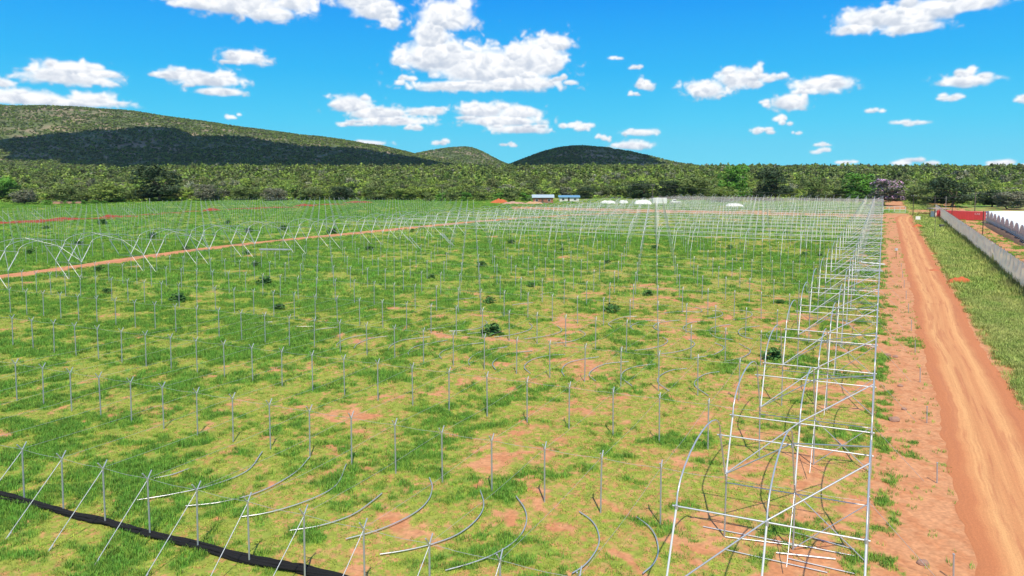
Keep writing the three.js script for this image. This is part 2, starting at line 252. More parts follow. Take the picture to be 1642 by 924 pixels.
function instanced(name, label, category, geo, mat, list) {             // list of [x, y, z, turn, sx, sy, r, g, b]
  const im = new THREE.InstancedMesh(geo, mat, list.length), m = new THREE.Matrix4(), q = new THREE.Quaternion(), c = new THREE.Color();
  list.forEach(([x, y, z, t, sx, sy, r, g, b], i) => { m.compose(V3(x, y, z), q.setFromAxisAngle(UP, t), V3(sx, sy, sx)); im.setMatrixAt(i, m); if (r !== undefined) im.setColorAt(i, c.setRGB(r, g, b)); });
  im.castShadow = im.receiveShadow = true; im.name = numbered(name); scene.add(im); return tag(im, label, category, null, 'stuff');
}
{
  const bands = [[17, 45, 70, 0.95], [45, 80, 36, 1.2], [80, 150, 9, 1.9], [150, 345, 1.8, 3.2]], lists = [[], [], []];
  for (const [d0, d1, dens, size] of bands) {
    const count = Math.round((d0 < 60 ? 0.98 : 0.82) * (d1 * d1 - d0 * d0) * dens);
    for (let i = 0; i < count; i++) {
      const d = Math.sqrt(lerp(d0 * d0, d1 * d1, rnd())), x = d * rr(-1, 1) * (d < 60 ? 0.98 : 0.82), z = -d, e = outside(x, z);
      if (e > 1.35 && e < 3.15) continue; if (e > 11) continue;
      const [soil, lush] = cover(x, z, true), verge = e > 3.15 && e < 6.4; if (rnd() < soil * 0.985) continue; if (trackDistQuick(x, z) < 2.1) continue;
      if (!verge && rnd() > 0.42 + 0.58 * lush) continue;
      const t = rnd(), base = verge ? mixc([.42, .45, .13], [.21, .33, .055], clamp(fbm(x / 3, z / 3, 3) * 1.6 - 0.3 + rr(-.3, .3), 0, 1)).map((c, q) => lerp(c, [.17, .175, .065][q], smoothstep(e + 0.8 * vn(x / 2, z / 2), 5.9, 6.5) * 0.75)) : mixc([.31, .39, .046], [.112, .305, .030], clamp(lush + rr(-.5, .4), 0, 1)), k = rr(0.5, 1.5);
      const s = size * rr(0.7, 1.3) * (verge ? 1.3 : 1), h = s * (verge ? rr(0.5, 1.0) + 1.1 * smoothstep(e, 5.2, 6.2) : 0.5 + 0.6 * lush);
      lists[verge ? 2 : lush > 0.5 ? 0 : 1].push([x, 0, z, t * 6.283, s, h / (size > 1.5 ? size * 0.55 : 1), base[0] * k, base[1] * k, base[2] * k]);
    }
  }
  instanced('lush_grass', 'dark green grass tufts scattered over the field', 'grass', tuftGeo(13, 0.19, 0.17, 0.010), grassMat, lists[0]);
  instanced('dry_grass', 'short yellow-green grass covering the field', 'grass', tuftGeo(10, 0.11, 0.15, 0.010), grassMat, lists[1]);
  instanced('verge_grass', 'tall pale grass between the dirt road and the net fence', 'grass', tuftGeo(14, 0.26, 0.2, 0.009), grassMat, lists[2]);
}
function trackDistQuick(x, z) { if (x > 135 || z < -270 || z > -30 || x < -115) return 99; return trackDist(x, z); }

// ---------------------------------------------------------------- steel: posts, hoops, bays
const STEEL = std(.60, .62, .65, 0.38, 0.62), STEEL2 = std(.48, .51, .55, 0.45, 0.5), SLEEVE = std(.72, .73, .74, 0.45, 0.3), WIRE = std(.55, .57, .58, 0.5, 0.6);
const vdir = at(1, 0.39).sub(at(0, 0)).normalize();
const armGeo = merge([1, -1].map((s) => bar(V3(0, NODE - 0.06, 0), V3(s * vdir.x * 0.20, NODE + 0.27, s * vdir.z * 0.20), 0.027, 6)).concat([new THREE.CylinderGeometry(0.042, 0.042, 0.14, 8).translate(0, NODE - 0.07, 0)]));
const poleGeo = new THREE.CylinderGeometry(0.036, 0.036, NODE, 8).translate(0, NODE / 2, 0);
const postGeo = merge([new THREE.CylinderGeometry(0.033, 0.033, NODE, 5, 1, true).translate(0, NODE / 2, 0), ...[1, -1].map((s) => bar(V3(0, NODE - 0.06, 0), V3(s * vdir.x * 0.2, NODE + 0.27, s * vdir.z * 0.2), 0.022, 4))]);
const GUY = V3(-NX * 2.35 - UX * 0.2, 0, -NZ * 2.35 - UZ * 0.2);
const guyGeo = merge([bar(V3(0, NODE - 0.08, 0), V3(GUY.x, -0.03, GUY.z), 0.017, 6), bar(V3(GUY.x * 0.9, NODE * 0.1 - 0.08, GUY.z * 0.9), V3(GUY.x * 1.02, -0.1, GUY.z * 1.02), 0.024, 6)]);
const postProto = new THREE.Group(); { const a = new THREE.Mesh(poleGeo, STEEL2), b = new THREE.Mesh(armGeo, STEEL); a.name = 'pole'; b.name = 'fork'; for (const m of [a, b]) { m.castShadow = m.receiveShadow = true; postProto.add(m); } }
{
  const all = []; const rest = [];
  for (let r = 0; r <= LAST; r++) {
    const stop = r < 4 ? -60 : leftEnd(r) - 0.01;
    const line = []; for (let a = rightEnd(r); a > stop; a -= 1) { const p = at(r, a), [px, py] = proj(p.x, NODE, p.z), [, pb] = proj(p.x, 0, p.z); if (px > -30 && px < 1680 && py < 930) line.push({ r, a, p, px, size: pb - py }); }
    line.reverse().filter((o) => o.px > 0 && o.px < 1642).forEach((o, i) => { o.no = i + 1; }); all.push(...line);
  }
  all.sort((x, y) => y.size - x.size);
  all.forEach((o, i) => {
    const turn = rr(-0.06, 0.06), lean = rr(-0.012, 0.012);
    if (i < 300 && o.no) {
      const g = postProto.clone(); g.name = numbered('tunnel_post'); scene.add(g); g.position.copy(o.p); g.rotation.set(lean, turn, rr(-0.012, 0.012));
      const end = rightEnd(o.r) - o.a;
      if (o.r === 0) mesh('guy_rod', guyGeo, STEEL, g);
      tag(g, o.r === 0 ? `galvanised Y-topped post with a slanting guy rod, ${ord(o.no)} from left in the nearest row` : `galvanised Y-topped post, ${ord(o.no)} from left in the ${ord(o.r + 1)} row from the front`, 'post', 'Y-topped posts standing in rows');
    } else rest.push([o.p.x, 0, o.p.z, turn, 1, rr(0.98, 1.03)]);
  });
  // the block beyond the left-hand track: posts only
  for (let r = 4; r <= 27; r++) for (let a = -30; a > -100; a -= 1) { const p = at(r, a - 0.2 + 0.39 * r), [px, py] = proj(p.x, 0, p.z); if (px < -20 || px > 760 || py > 440 || p.z < -318) continue; const d = trackDist(p.x, p.z), near = TP.reduce((b, t) => (t.x - p.x) ** 2 + (t.z - p.z) ** 2 < (b.x - p.x) ** 2 + (b.z - p.z) ** 2 ? t : b), side = (p.x - near.x) * 0.83 + (p.z - near.z) * 0.55; if (d < 5 || side > 0) continue; rest.push([p.x, 0, p.z, 0, 1, 1]); }
  instanced('distant_posts', 'rows of thin galvanised posts far across the field', 'posts', postGeo, STEEL, rest);
}
// a hoop: straight legs out of the fork, then a round arch; s runs 0..1 from row r to row r + 1
const SPAN = Math.hypot(GAP, 0.39 * STEP);
const profile = []; { profile.push([0, NODE], [1.25, 4.72]); for (let i = 1; i < 12; i++) { const t = i / 12 * Math.PI; profile.push([SPAN / 2 - (SPAN / 2 - 1.25) * Math.cos(t), 4.72 + 1.30 * Math.sin(t) ** 0.86]); } profile.push([SPAN - 1.25, 4.72], [SPAN, NODE]); }
const hoopPoint = (s) => { const x = s * SPAN; for (let i = 1; i < profile.length; i++) if (x <= profile[i][0] + 1e-6) { const [a, b] = [profile[i - 1], profile[i]], t = (x - a[0]) / (b[0] - a[0]); return V3(x * vdir.x, lerp(a[1], b[1], t), x * vdir.z); } };
const pipeAlong = (pts, r, sides) => { const g = []; const path = new THREE.CurvePath(); for (let i = 1; i < pts.length; i++) path.add(new THREE.LineCurve3(pts[i - 1], pts[i])); const pos = [], idx = [], up = V3(-vdir.z, 0, vdir.x); pts.forEach((p, i) => { const t = pts[Math.min(pts.length - 1, i + 1)].clone().sub(pts[Math.max(0, i - 1)]).normalize(), b = t.clone().cross(up).normalize(); for (let k = 0; k < sides; k++) { const a = k / sides * 6.2832; pos.push(p.x + (up.x * Math.cos(a) + b.x * Math.sin(a)) * r, p.y + (up.y * Math.cos(a) + b.y * Math.sin(a)) * r, p.z + (up.z * Math.cos(a) + b.z * Math.sin(a)) * r); } }); for (let i = 0; i < pts.length - 1; i++) for (let k = 0; k < sides; k++) { const a = i * sides + k, b = i * sides + (k + 1) % sides; idx.push(a, b, a + sides, b, b + sides, a + sides); } const o = new THREE.BufferGeometry(); o.setAttribute('position', new THREE.Float32BufferAttribute(pos, 3)); o.setIndex(idx); o.computeVertexNormals(); return o; };
const hoopPts = profile.map(([x, y]) => V3(x * vdir.x, y, x * vdir.z));
const hoopFine = pipeAlong(hoopPts, 0.028, 8), hoopPlain = pipeAlong(hoopPts, 0.028, 4);
const sleeves = (r) => [bar(hoopPts[0], hoopPts[1], r, 8), bar(hoopPts[hoopPts.length - 2], hoopPts[hoopPts.length - 1], r, 8)], legGeos = sleeves(0.034), legWide = sleeves(0.052), clampGeo = new THREE.CylinderGeometry(0.058, 0.058, 0.13, 8);
const u3 = V3(UX, 0, UZ), rowStep = (k) => u3.clone().multiplyScalar(STEP * k);
function bay(r, a0, dir, label, group, sides = 8, simple = false) {     // a0: along of the outermost post of row r; dir: towards the field
  const g = thing('end_frame_bay', label, 'steel frame', group); g.position.copy(at(r, a0));
  const H = (k, s, lift = 0) => hoopPoint(s).add(rowStep(dir * k)).add(V3(0, lift, 0)), S1 = 1.25 / SPAN, v = hoopPts[hoopPts.length - 1].clone().setY(0);
  const reach = rowStep(dir).normalize();
  for (let k = 0; k < 3; k++) { const h = mesh('hoop', hoopFine, STEEL, g); h.position.copy(rowStep(dir * k)); for (const l of simple ? legWide : legGeos) mesh('leg_sleeve', l, SLEEVE, h); }
  for (const s of [S1, 1 - S1]) mesh('crossbar', bar(H(0, s).sub(reach.clone().multiplyScalar(0.10)).add(V3(0, .05, 0)), H(2, s).add(reach.clone().multiplyScalar(0.12)).add(V3(0, .05, 0)), 0.028, sides), STEEL, g);
  for (const f of [(s) => s, (s) => 1 - s]) {
    mesh('diagonal_brace', merge([bar(H(2, f(0.005), 0.1), H(1, f(S1), 0.11), 0.026, sides), bar(H(1, f(S1), 0.11), H(0, f(0.42), 0.04), 0.026, sides)]), STEEL, g);
  }
  if (sides === 7) for (let k = 0; k < 3; k++) for (const s of [S1, 1 - S1]) { const c = mesh('clamp', clampGeo, STEEL2, g); c.position.copy(H(k, s, 0.02)); }
  const B = (k, y) => V3(0, y, 0).add(v).add(rowStep(dir * k));
  mesh('eave_bar', bar(B(0, NODE - 0.2), B(2, NODE - 0.2), 0.022, sides), STEEL, g);
  mesh('cross_brace', bar(B(1, NODE - 0.12), B(0, 0.05), 0.022, sides), STEEL, g);
  if (!simple) { mesh('cross_brace', bar(B(1, 0.06), B(0, NODE - 0.1), 0.019, sides), STEEL, g); mesh('cross_brace', bar(B(1, NODE - 0.1), B(1, 0.4).sub(vdir.clone().multiplyScalar(2.1)), 0.016, sides), STEEL, g); }
  else for (const k of [0, 1]) mesh('raking_brace', bar(rowStep(dir * k).setY(NODE), rowStep(dir * (k + 0.95)).setY(0.02), 0.032, 5), SLEEVE, g);
  return g;
}
for (let r = 0; r < LAST; r++) bay(r, rightEnd(r), -1, r < 1 ? 'arched steel end bay nearest in view beside the dirt road' : `arched steel end bay beside the dirt road, ${ord(r + 1)} from the front`, 'end bays along the dirt road', r < 10 ? 7 : 4);
for (let r = 4; r < 24; r++) bay(r, leftEnd(r), 1, r === 4 ? 'arched steel end bay by the left track, cut off by the picture border' : `arched steel end bay by the left track, ${ord(r - 3)} from the left`, 'end bays along the left track', 5, true);
// hoops already raised over the far tunnels, with long purlins
{
  const list = [];
  for (let r = 10; r < LAST; r++) { const a1 = rightEnd(r); let no = 0; for (let j = 3; a1 - j > leftEnd(r) + 2.5; j++) { if (vn(j * 3.7 + 0.5, r * 5.3 + 0.5) < (r < 13 ? 0.42 : 0.30)) continue; no++; list.push({ r, a: a1 - j, no }); } }
  const rest = []; list.forEach((o, i) => { const p = at(o.r, o.a); if (i < 300) { const m = mesh('tunnel_hoop', hoopPlain, SLEEVE); m.position.copy(p); tag(m, `bare steel hoop, ${ord(o.no)} from the road in the ${ord(o.r - 9)} far tunnel`, 'hoop', 'hoops raised over the far tunnels'); } else rest.push([p.x, 0, p.z, 0, 1, 1]); });
  instanced('distant_hoops', 'thicket of bare steel hoops at the far end of the field', 'hoops', hoopPlain, SLEEVE, rest);
  for (let r = 10; r < LAST; r++) for (const [s, w] of [[1.25 / SPAN, 'near'], [1 - 1.25 / SPAN, 'far']]) {
    const o = hoopPoint(s), a = at(r, leftEnd(r) - 0.1).add(o), b = at(r, rightEnd(r) + 0.1).add(o), m = mesh('purlin_pipe', bar(a.add(V3(0, .06, 0)), b.add(V3(0, .06, 0)), 0.031, 4), SLEEVE);
    tag(m, `long horizontal pipe along the ${w} side of the ${ord(r - 9)} far tunnel`, 'pipe', 'purlins of the far tunnels');
  }
}
// wires along the rows and across them
for (let r = 0; r < 10; r++) {
  const a1 = rightEnd(r), p = []; let a0 = r < 5 ? -45 : leftEnd(r); a0 = a1 - Math.round(a1 - a0); for (let a = a0; a <= a1 + 1e-6; a += 0.5) { const q = at(r, a), [px] = proj(q.x, NODE, q.z); if (px > -200) p.push(at(r, a, NODE - 0.02 - (Math.round((a1 - a) * 2) % 2 ? 0.05 : 0))); }
  tag(mesh('row_wire', tube(p, 0.007, p.length * 2, 4), WIRE), `thin wire strung along the post tops of the ${ord(r + 1)} row`, 'wire', 'wires along the post rows');
}
for (let j = 0, no = 0; j < 24; j++) {
  const p = []; for (let r = 0; r <= 4; r += 0.5) { const q = at(r, rightEnd(r) - j, NODE - (r % 1 ? 0.10 : 0)); p.push(q); }
  const [px] = proj(p[2].x, NODE, p[2].z); if (px < 0 || j < 3) continue; no++;
  tag(mesh('cross_wire', tube(p, 0.006, 24, 4), WIRE), `thin wire crossing from row to row, ${ord(no)} from the end bays`, 'wire', 'wires across the post rows');
}
// anchor wires and stakes beside the road
for (let r = 0, no = 0; r < 12; r++) {
  const e = rightEnd(r), m = mesh('anchor_wire', bar(at(r, e, NODE - 0.05), at(r, e + 0.88, 0.0), 0.009, 5), WIRE);
  tag(m, `slanting anchor wire of the ${ord(r + 1)} end post beside the road`, 'wire', 'anchor wires beside the road');
  if (!r) continue; no++;
  const s = mesh('stake', merge([bar(at(r, e + 1.09, -0.1), at(r, e + 1.08, 1.0), 0.03, 7), bar(at(r, e + 1.08, 0.985), at(r, e + 1.08, 1.03), 0.042, 7)]), STEEL2);
  tag(s, `short grey stake on the bare strip by the road, ${ord(no)} from the front`, 'stake', 'stakes along the road');
}

// ---------------------------------------------------------------- curved pipes and bundles lying on the ground
{
  const zoom = (ox, oy, s) => (l) => l.map(([a, b]) => gp(ox + a / s, oy + b / s));
  const A = zoom(0, 560, 2.539), B = zoom(500, 760, 5.131), C = zoom(820, 760, 5.131), D = zoom(640, 440, 5.131), E = zoom(930, 480, 5.131), G = zoom(300, 500, 4.105);
  const sets = [['between the first and second post rows', [
    A([[560, 623], [700, 600], [850, 565], [1000, 505], [1068, 425]]), A([[755, 648], [900, 630], [1050, 590], [1200, 510], [1262, 445]]), A([[625, 533], [700, 517], [768, 493]]), A([[985, 690], [1060, 680], [1155, 657], [1280, 615], [1365, 565], [1410, 475]]),
    A([[1180, 748], [1300, 728], [1430, 685], [1520, 625], [1555, 595]]), B([[280, 555], [520, 490], [740, 400], [890, 305], [965, 220], [988, 150], [990, 110], [968, 48]]), B([[560, 680], [720, 655], [880, 622], [1020, 585], [1180, 525], [1320, 430], [1400, 330], [1415, 260], [1385, 148]]),
    [...B([[1100, 810], [1300, 760], [1460, 705], [1560, 650]]), ...C([[0, 595], [80, 515], [125, 410], [110, 310], [38, 202]])], C([[500, 840], [600, 775], [680, 680], [722, 580], [705, 470], [650, 390], [560, 328]]), C([[1080, 842], [1170, 760], [1205, 680], [1207, 612], [1180, 520], [1130, 450], [1030, 372]])]],
  ['between the third and fourth post rows', [
    G([[435, 160], [445, 140], [520, 105], [670, 80]]), G([[650, 190], [680, 165], [780, 135], [990, 108]]), G([[985, 235], [990, 215], [1060, 180], [1220, 148]]), G([[1098, 247], [1120, 220], [1220, 180], [1370, 162]]), G([[1325, 262], [1335, 235], [1420, 195], [1600, 172]]),
    D([[78, 672], [75, 650], [130, 605], [260, 575], [400, 550]]), D([[350, 705], [330, 670], [380, 630], [500, 595], [690, 572]]), D([[583, 760], [570, 720], [640, 660], [760, 625], [890, 605]]), D([[795, 795], [768, 745], [830, 690], [950, 655], [1095, 638]]), D([[1080, 825], [1030, 775], [1090, 715], [1220, 680], [1365, 667]]), D([[1360, 848], [1338, 800], [1390, 740], [1520, 705], [1642, 690]]),
    E([[130, 685], [75, 630], [120, 580], [220, 540], [400, 523]]), E([[430, 725], [345, 650], [370, 600], [470, 560], [620, 545]]), E([[735, 768], [640, 690], [660, 640], [750, 595], [880, 577]]), E([[1058, 805], [945, 720], [960, 670], [1040, 625], [1145, 608]])]],
  ['between the fourth and fifth post rows', [
    D([[230, 460], [400, 440], [520, 415], [545, 390]]), D([[410, 475], [530, 468], [640, 455], [725, 405], [705, 390]]), D([[560, 500], [650, 490], [720, 487]]), D([[780, 525], [940, 505], [1060, 470], [1095, 435], [1070, 408]]), D([[1030, 540], [1190, 520], [1310, 490], [1338, 465], [1300, 433]]), D([[1270, 578], [1400, 563], [1510, 525], [1530, 495], [1480, 467]]),
    E([[450, 433], [600, 412], [700, 375], [722, 350], [680, 318]]), E([[670, 460], [800, 440], [900, 412], [945, 375], [895, 335]]), E([[940, 490], [1080, 468], [1160, 435], [1182, 400], [1110, 370]]), E([[1205, 522], [1310, 495], [1390, 460], [1400, 425], [1310, 372]])]],
  ['between the fifth and sixth post rows', [
    E([[265, 235], [235, 210], [290, 175], [380, 152], [465, 150]]), E([[440, 260], [420, 230], [480, 200], [580, 182], [700, 180]]), E([[660, 270], [608, 240], [640, 205], [720, 188], [820, 180]]), E([[940, 295], [850, 250], [880, 215], [940, 192], [1020, 188]]), E([[1260, 345], [1130, 325], [1065, 270], [1110, 235], [1240, 215]]), E([[1420, 335], [1350, 320], [1305, 280], [1340, 245], [1480, 228]]), E([[1640, 355], [1560, 330], [1535, 300], [1560, 275], [1600, 265]]),
    D([[380, 215], [520, 210], [650, 195]]), G([[390, 85], [480, 78], [560, 72]]), G([[720, 105], [780, 102], [830, 100]])]],
  ['behind the sixth post row', [E([[690, 120], [860, 108], [980, 115], [1003, 95], [950, 70]]), E([[1050, 165], [1130, 155], [1175, 130], [1150, 105], [1090, 100]]), E([[1260, 175], [1350, 165], [1415, 140], [1400, 115], [1320, 95]]), D([[930, 260], [1020, 248], [1100, 240]]), D([[1160, 180], [1200, 163], [1270, 155]])]]];
  for (const [where, arcs] of sets) arcs.map((p) => ({ p, x: proj(p[0].x, 0, p[0].z)[0] + proj(p.at(-1).x, 0, p.at(-1).z)[0] })).sort((a, b) => a.x - b.x).forEach(({ p }, i) => {
    p.forEach((q, k) => { q.y = 0.07 + 0.06 * vn(q.x * 0.9, q.z * 0.9); });
    tag(mesh('hoop_pipe', tube(p, 0.027, 28, 6), STEEL), `curved steel pipe lying in grass, ${ord(i + 1)} from left ${where}`, 'pipe', 'hoop pipes lying on the ground');
  });
  // straight pipes dropped inside the nearest bays
  const F = zoom(1020, 730, 3.91), list = [[[420, 455], [1370, 640]], [[560, 520], [1130, 590]], [[560, 600], [1200, 745]], [[950, 655], [1370, 752]], [[970, 485], [1370, 600]], [[880, 620], [1250, 660]]].map(F);
  list.push(...[[[1140, 745], [1160, 735]], [[1290, 812], [1480, 860]]].map(zoom(820, 470, 2)));
  list.slice(0, 6).forEach(([a, b], i) => { a.y = b.y = 0.05; tag(mesh('straight_pipe', bar(a, b, i === 5 ? 0.035 : 0.024, 6), STEEL), `straight steel pipe on the ground under the nearest end bays, ${ord(i + 1)} of six`, 'pipe', 'straight pipes under the end bays'); });
  const bundle = (name, label, c, dir, n, len, white) => { const g = thing(name, label, 'pipe bundle'); g.position.copy(c); const d = dir.clone().setY(0).normalize(), s = V3(-d.z, 0, d.x); for (let k = 0; k < n; k++) { const lay = Math.floor(k / 6), o = s.clone().multiplyScalar((k % 6) * 0.13 - 0.33 + lay * 0.06).add(V3(0, 0.07 + lay * 0.11, 0)), e = d.clone().multiplyScalar(len / 2 + rr(-.2, .2)); mesh('pipe', bar(o.clone().sub(e), o.clone().add(e), 0.055, 6), k % 5 ? STEEL2 : STEEL, g); } };
  bundle('pipe_bundle', 'grey bundle of pipes lying beside the left track', gp(441, 402), V3(1, 0, 0.1), 16, 6, 0);
  bundle('pipe_bundle', 'stack of pale pipes lying across the frames by the road', gp(1388, 436), V3(1, 0, 0.1), 14, 4.5, 0);
  tag(mesh('white_pipe', bar(gp(1380, 432).setY(1.1), gp(1419, 435).setY(1.0), 0.12, 8), std(.8, .8, .78, .6)), 'thick white pipe sticking out of the frames towards the road', 'pipe');
}
// black shade net rolled up along the front row
{
  const pts = [[-60, 786], [0, 798], [36, 806.6], [80, 818.7], [126, 832], [170, 840.5], [206, 851.4], [242, 861], [300, 874.5], [408, 902.6], [473, 916.4], [530, 929], [640, 955]].map(([a, b]) => gp(a, b));
  const curve = new THREE.CatmullRomCurve3(pts), black = std(.005, .0055, .007, 0.95), g = thing('rolled_net', 'long black rolled shade net lying along the nearest post row', 'net roll'), N = 160;
  for (let k = 0; k < 16; k++) {
    const p = []; for (let i = 0; i <= N; i++) { const t = i / N, c = curve.getPoint(t), tn = curve.getTangent(t), s = V3(-tn.z, 0, tn.x), a = k * 2.4 + t * 9 + 2.5 * vn(t * 9, k * 7), rad = 0.13 * (0.35 + 0.75 * vn(t * 26, k * 3 + 1)) * (0.7 + 0.6 * vn(t * 8, 77)); p.push(c.addScaledVector(s, Math.cos(a) * rad * 1.35).setY(0.10 + Math.sin(a) * rad * 0.7 + 0.02)); }
    mesh('net_fold', tube(p, 0.034 + 0.03 * rnd(), 200, 6), black, g);
  }
}

// ---------------------------------------------------------------- trees, bush, weeds
function crownGeo(o) {                                                  // leaf clumps spread through a crown of width w and height h standing on y = y0
  const { w, h, y0, lobes, leaves, leaf, flat = 1, bloom } = o, pos = [], col = [], nor = [], c = [];
  for (let i = 0; i < lobes; i++) { const a = rnd() * 6.283, t = rnd(), k = Math.sqrt(rnd()) * (0.95 - 0.45 * Math.abs(t - 0.42)), r = w / 2 * rr(0.24, 0.40); c.push([Math.cos(a) * w / 2 * k * 0.78, y0 + h * (0.14 + 0.74 * t), Math.sin(a) * w / 2 * k * 0.78, r, rr(0.78, 1.22), rnd()]); }
  const v = V3(), e1 = V3(), e2 = V3();
  for (let i = 0; i < leaves; i++) {
    const L = c[i % lobes]; v.set(rr(-1, 1), rr(-1, 1), rr(-1, 1)); if (v.lengthSq() > 1) v.normalize(); v.normalize().multiplyScalar(rr(0.55, 1) ** 0.5); if (v.y < -0.35) v.y *= 0.4;
    const x = L[0] + v.x * L[3], y = L[1] + v.y * L[3] * 0.82 * flat, z = L[2] + v.z * L[3], s = leaf * rr(0.6, 1.35);
    e1.set(rr(-1, 1), rr(-0.6, 0.6), rr(-1, 1)).normalize(); e2.set(rr(-1, 1), rr(-1, 1), rr(-1, 1)).addScaledVector(v, 0.4).cross(e1).normalize(); e1.multiplyScalar(s); e2.multiplyScalar(s * rr(0.35, 0.7));
    const P = [[-1, 0], [0.1, 1], [1, 0.1], [-0.1, -1]].map(([a, b]) => [x + e1.x * a + e2.x * b, y + e1.y * a + e2.y * b, z + e1.z * a + e2.z * b]);
    const out = V3(v.x, v.y + 0.25, v.z).normalize(), gn = e2.clone().cross(e1).normalize(), flip = gn.dot(out) < 0; if (flip) { gn.negate(); pos.push(...P[0], ...P[2], ...P[1], ...P[0], ...P[3], ...P[2]); } else pos.push(...P[0], ...P[1], ...P[2], ...P[0], ...P[2], ...P[3]);
    out.addScaledVector(gn, 0.45).normalize(); for (let q = 0; q < 6; q++) nor.push(out.x, out.y, out.z);
    const k = L[4] * rr(0.75, 1.25), b = bloom && v.y > -0.1 && L[5] > 0.35 && rnd() < bloom, cc = b ? [5.0 * rr(.8, 1.2), 2.6, 6.4] : [k * rr(.85, 1.25), k, k * rr(.8, 1.2)];
    for (let q = 0; q < 6; q++) col.push(...cc);
  }
  const g = new THREE.BufferGeometry(); g.setAttribute('position', new THREE.Float32BufferAttribute(pos, 3)); g.setAttribute('color', new THREE.Float32BufferAttribute(col, 3)); g.setAttribute('normal', new THREE.Float32BufferAttribute(nor, 3)); g.userData.lobes = c; return g;
}
function trunkGeo(h, r, lobes, n = 7) {
  const parts = [], top = V3(rr(-.2, .2), h, rr(-.2, .2)); parts.push(bar(V3(0, -0.2, 0), top, r, 7, r * 0.65));
  for (const L of lobes.slice(0, n)) { const m = top.clone().lerp(V3(L[0], L[1], L[2]), 0.5).add(V3(0, -0.05 * h, 0)); parts.push(bar(top, m, r * 0.5, 5, r * 0.35), bar(m, V3(L[0], L[1], L[2]), r * 0.35, 5, r * 0.12)); }
  return merge(parts);
}
const BARK = std(.13, .10, .075, 1), leafMats = {};
const leafMat = (r, g, b) => leafMats[[r, g, b]] ??= new THREE.MeshStandardMaterial({ color: new THREE.Color().setRGB(r, g, b), vertexColors: true, roughness: 0.7, side: THREE.DoubleSide });
const crownShapes = [0, 1, 2, 3].map((i) => { const g = crownGeo({ w: 1.05, h: 0.95, y0: 0.0, lobes: 34, leaves: 6500, leaf: 0.024 }); return [g, trunkGeo(0.3, 0.03, g.userData.lobes, 9)]; });
const bushShapes = [0, 1].map(() => { const g = crownGeo({ w: 1, h: 1.0, y0: -0.12, lobes: 20, leaves: 1800, leaf: 0.036 }); return [g, trunkGeo(0.2, 0.03, g.userData.lobes, 6)]; });
const bloomG = crownGeo({ w: 1.05, h: 0.95, y0: 0.0, lobes: 30, leaves: 5500, leaf: 0.025, bloom: 0.5 });
const GREEN = { bright: [.095, .27, .025], mid: [.13, .20, .050], dark: [.030, .066, .022], grey: [.16, .18, .12], lime: [.17, .26, .045], bloom: [.11, .13, .085] };
let treeNo = 0;
function tree(px, base, top, wide, tone, label, category = 'tree', name = 'tree', shapes = crownShapes) {
  const p = gp(px, base), D = proj(p.x, 0, p.z)[2], w = wide * D / FOC, h = (base - top) * D / FOC, g = thing(name, label, category, category === 'tree' ? 'trees along the far edge of the field' : 'shrubs along the far edge of the field');
  g.position.copy(p.setY(Math.max(0, land(p.x, p.z)) - 0.05)); g.rotation.y = rnd() * 6.28; g.scale.set(w, h, w);
  const [c, t] = tone === 'bloom' ? [bloomG, crownShapes[0][1]] : shapes[treeNo++ % shapes.length];
  mesh('crown', c, leafMat(...GREEN[tone]), g); mesh('trunk', t, BARK, g); return g;
}
tree(250, 323, 261, 84, 'dark', 'large round dark green tree standing at the left edge of the field', 'tree', 'broadleaf_tree');
tree(3, 323, 281, 52, 'bright', 'bright green tree cut off by the left border of the picture', 'tree', 'broadleaf_tree');
tree(38, 328, 301, 42, 'grey', 'grey-green tree just right of the bright tree at the left border', 'tree', 'broadleaf_tree');
tree(1176, 322, 261, 58, 'bright', 'tall bright green tree rising above the bush behind the far hoops', 'tree', 'broadleaf_tree');
tree(1240, 322.5, 266, 64, 'dark', 'tall dark green tree right of the tallest bright green one', 'tree', 'broadleaf_tree');
tree(1115, 319.5, 281, 78, 'mid', 'broad dull green tree left of the tallest bright green one', 'tree', 'broadleaf_tree');
tree(1160, 324, 296, 56, 'lime', 'low yellow-green tree in front of the tallest bright green one', 'tree', 'broadleaf_tree');
tree(1380, 323, 275, 58, 'bright', 'dense bright green tree left of the purple blossoming tree', 'tree', 'broadleaf_tree');
tree(1418, 330, 282, 64, 'bloom', 'blossoming tree with purple flowers beside the end of the frames', 'tree', 'blossom_tree');
tree(1522, 332, 282, 78, 'dark', 'spreading dark tree behind the guard shelter and poles', 'tree', 'broadleaf_tree');
tree(1622, 336, 304, 54, 'grey', 'greyish tree behind the white plastic tunnels at the right', 'tree', 'broadleaf_tree');
tree(1030, 318.5, 286, 54, 'dark', 'dark green tree left of the utility pole in the middle', 'tree', 'broadleaf_tree');
tree(1074, 318.5, 288, 52, 'dark', 'dark green tree right of the utility pole in the middle', 'tree', 'broadleaf_tree');
tree(1310, 322, 285, 52, 'mid', 'dull green tree midway between the dark tall and bright dense trees', 'tree', 'broadleaf_tree');
tree(1347, 322, 296, 44, 'mid', 'small olive tree left of the dense bright green tree', 'tree', 'broadleaf_tree');
tree(1588, 332, 300, 50, 'dark', 'dark green tree behind the right end of the red container', 'tree', 'broadleaf_tree');
tree(1474, 328, 296, 44, 'mid', 'olive tree right of the purple blossoming tree', 'tree', 'broadleaf_tree');
tree(940, 318.5, 299, 36, 'dark', 'dark tree right of the blue-roofed shed', 'tree', 'broadleaf_tree');
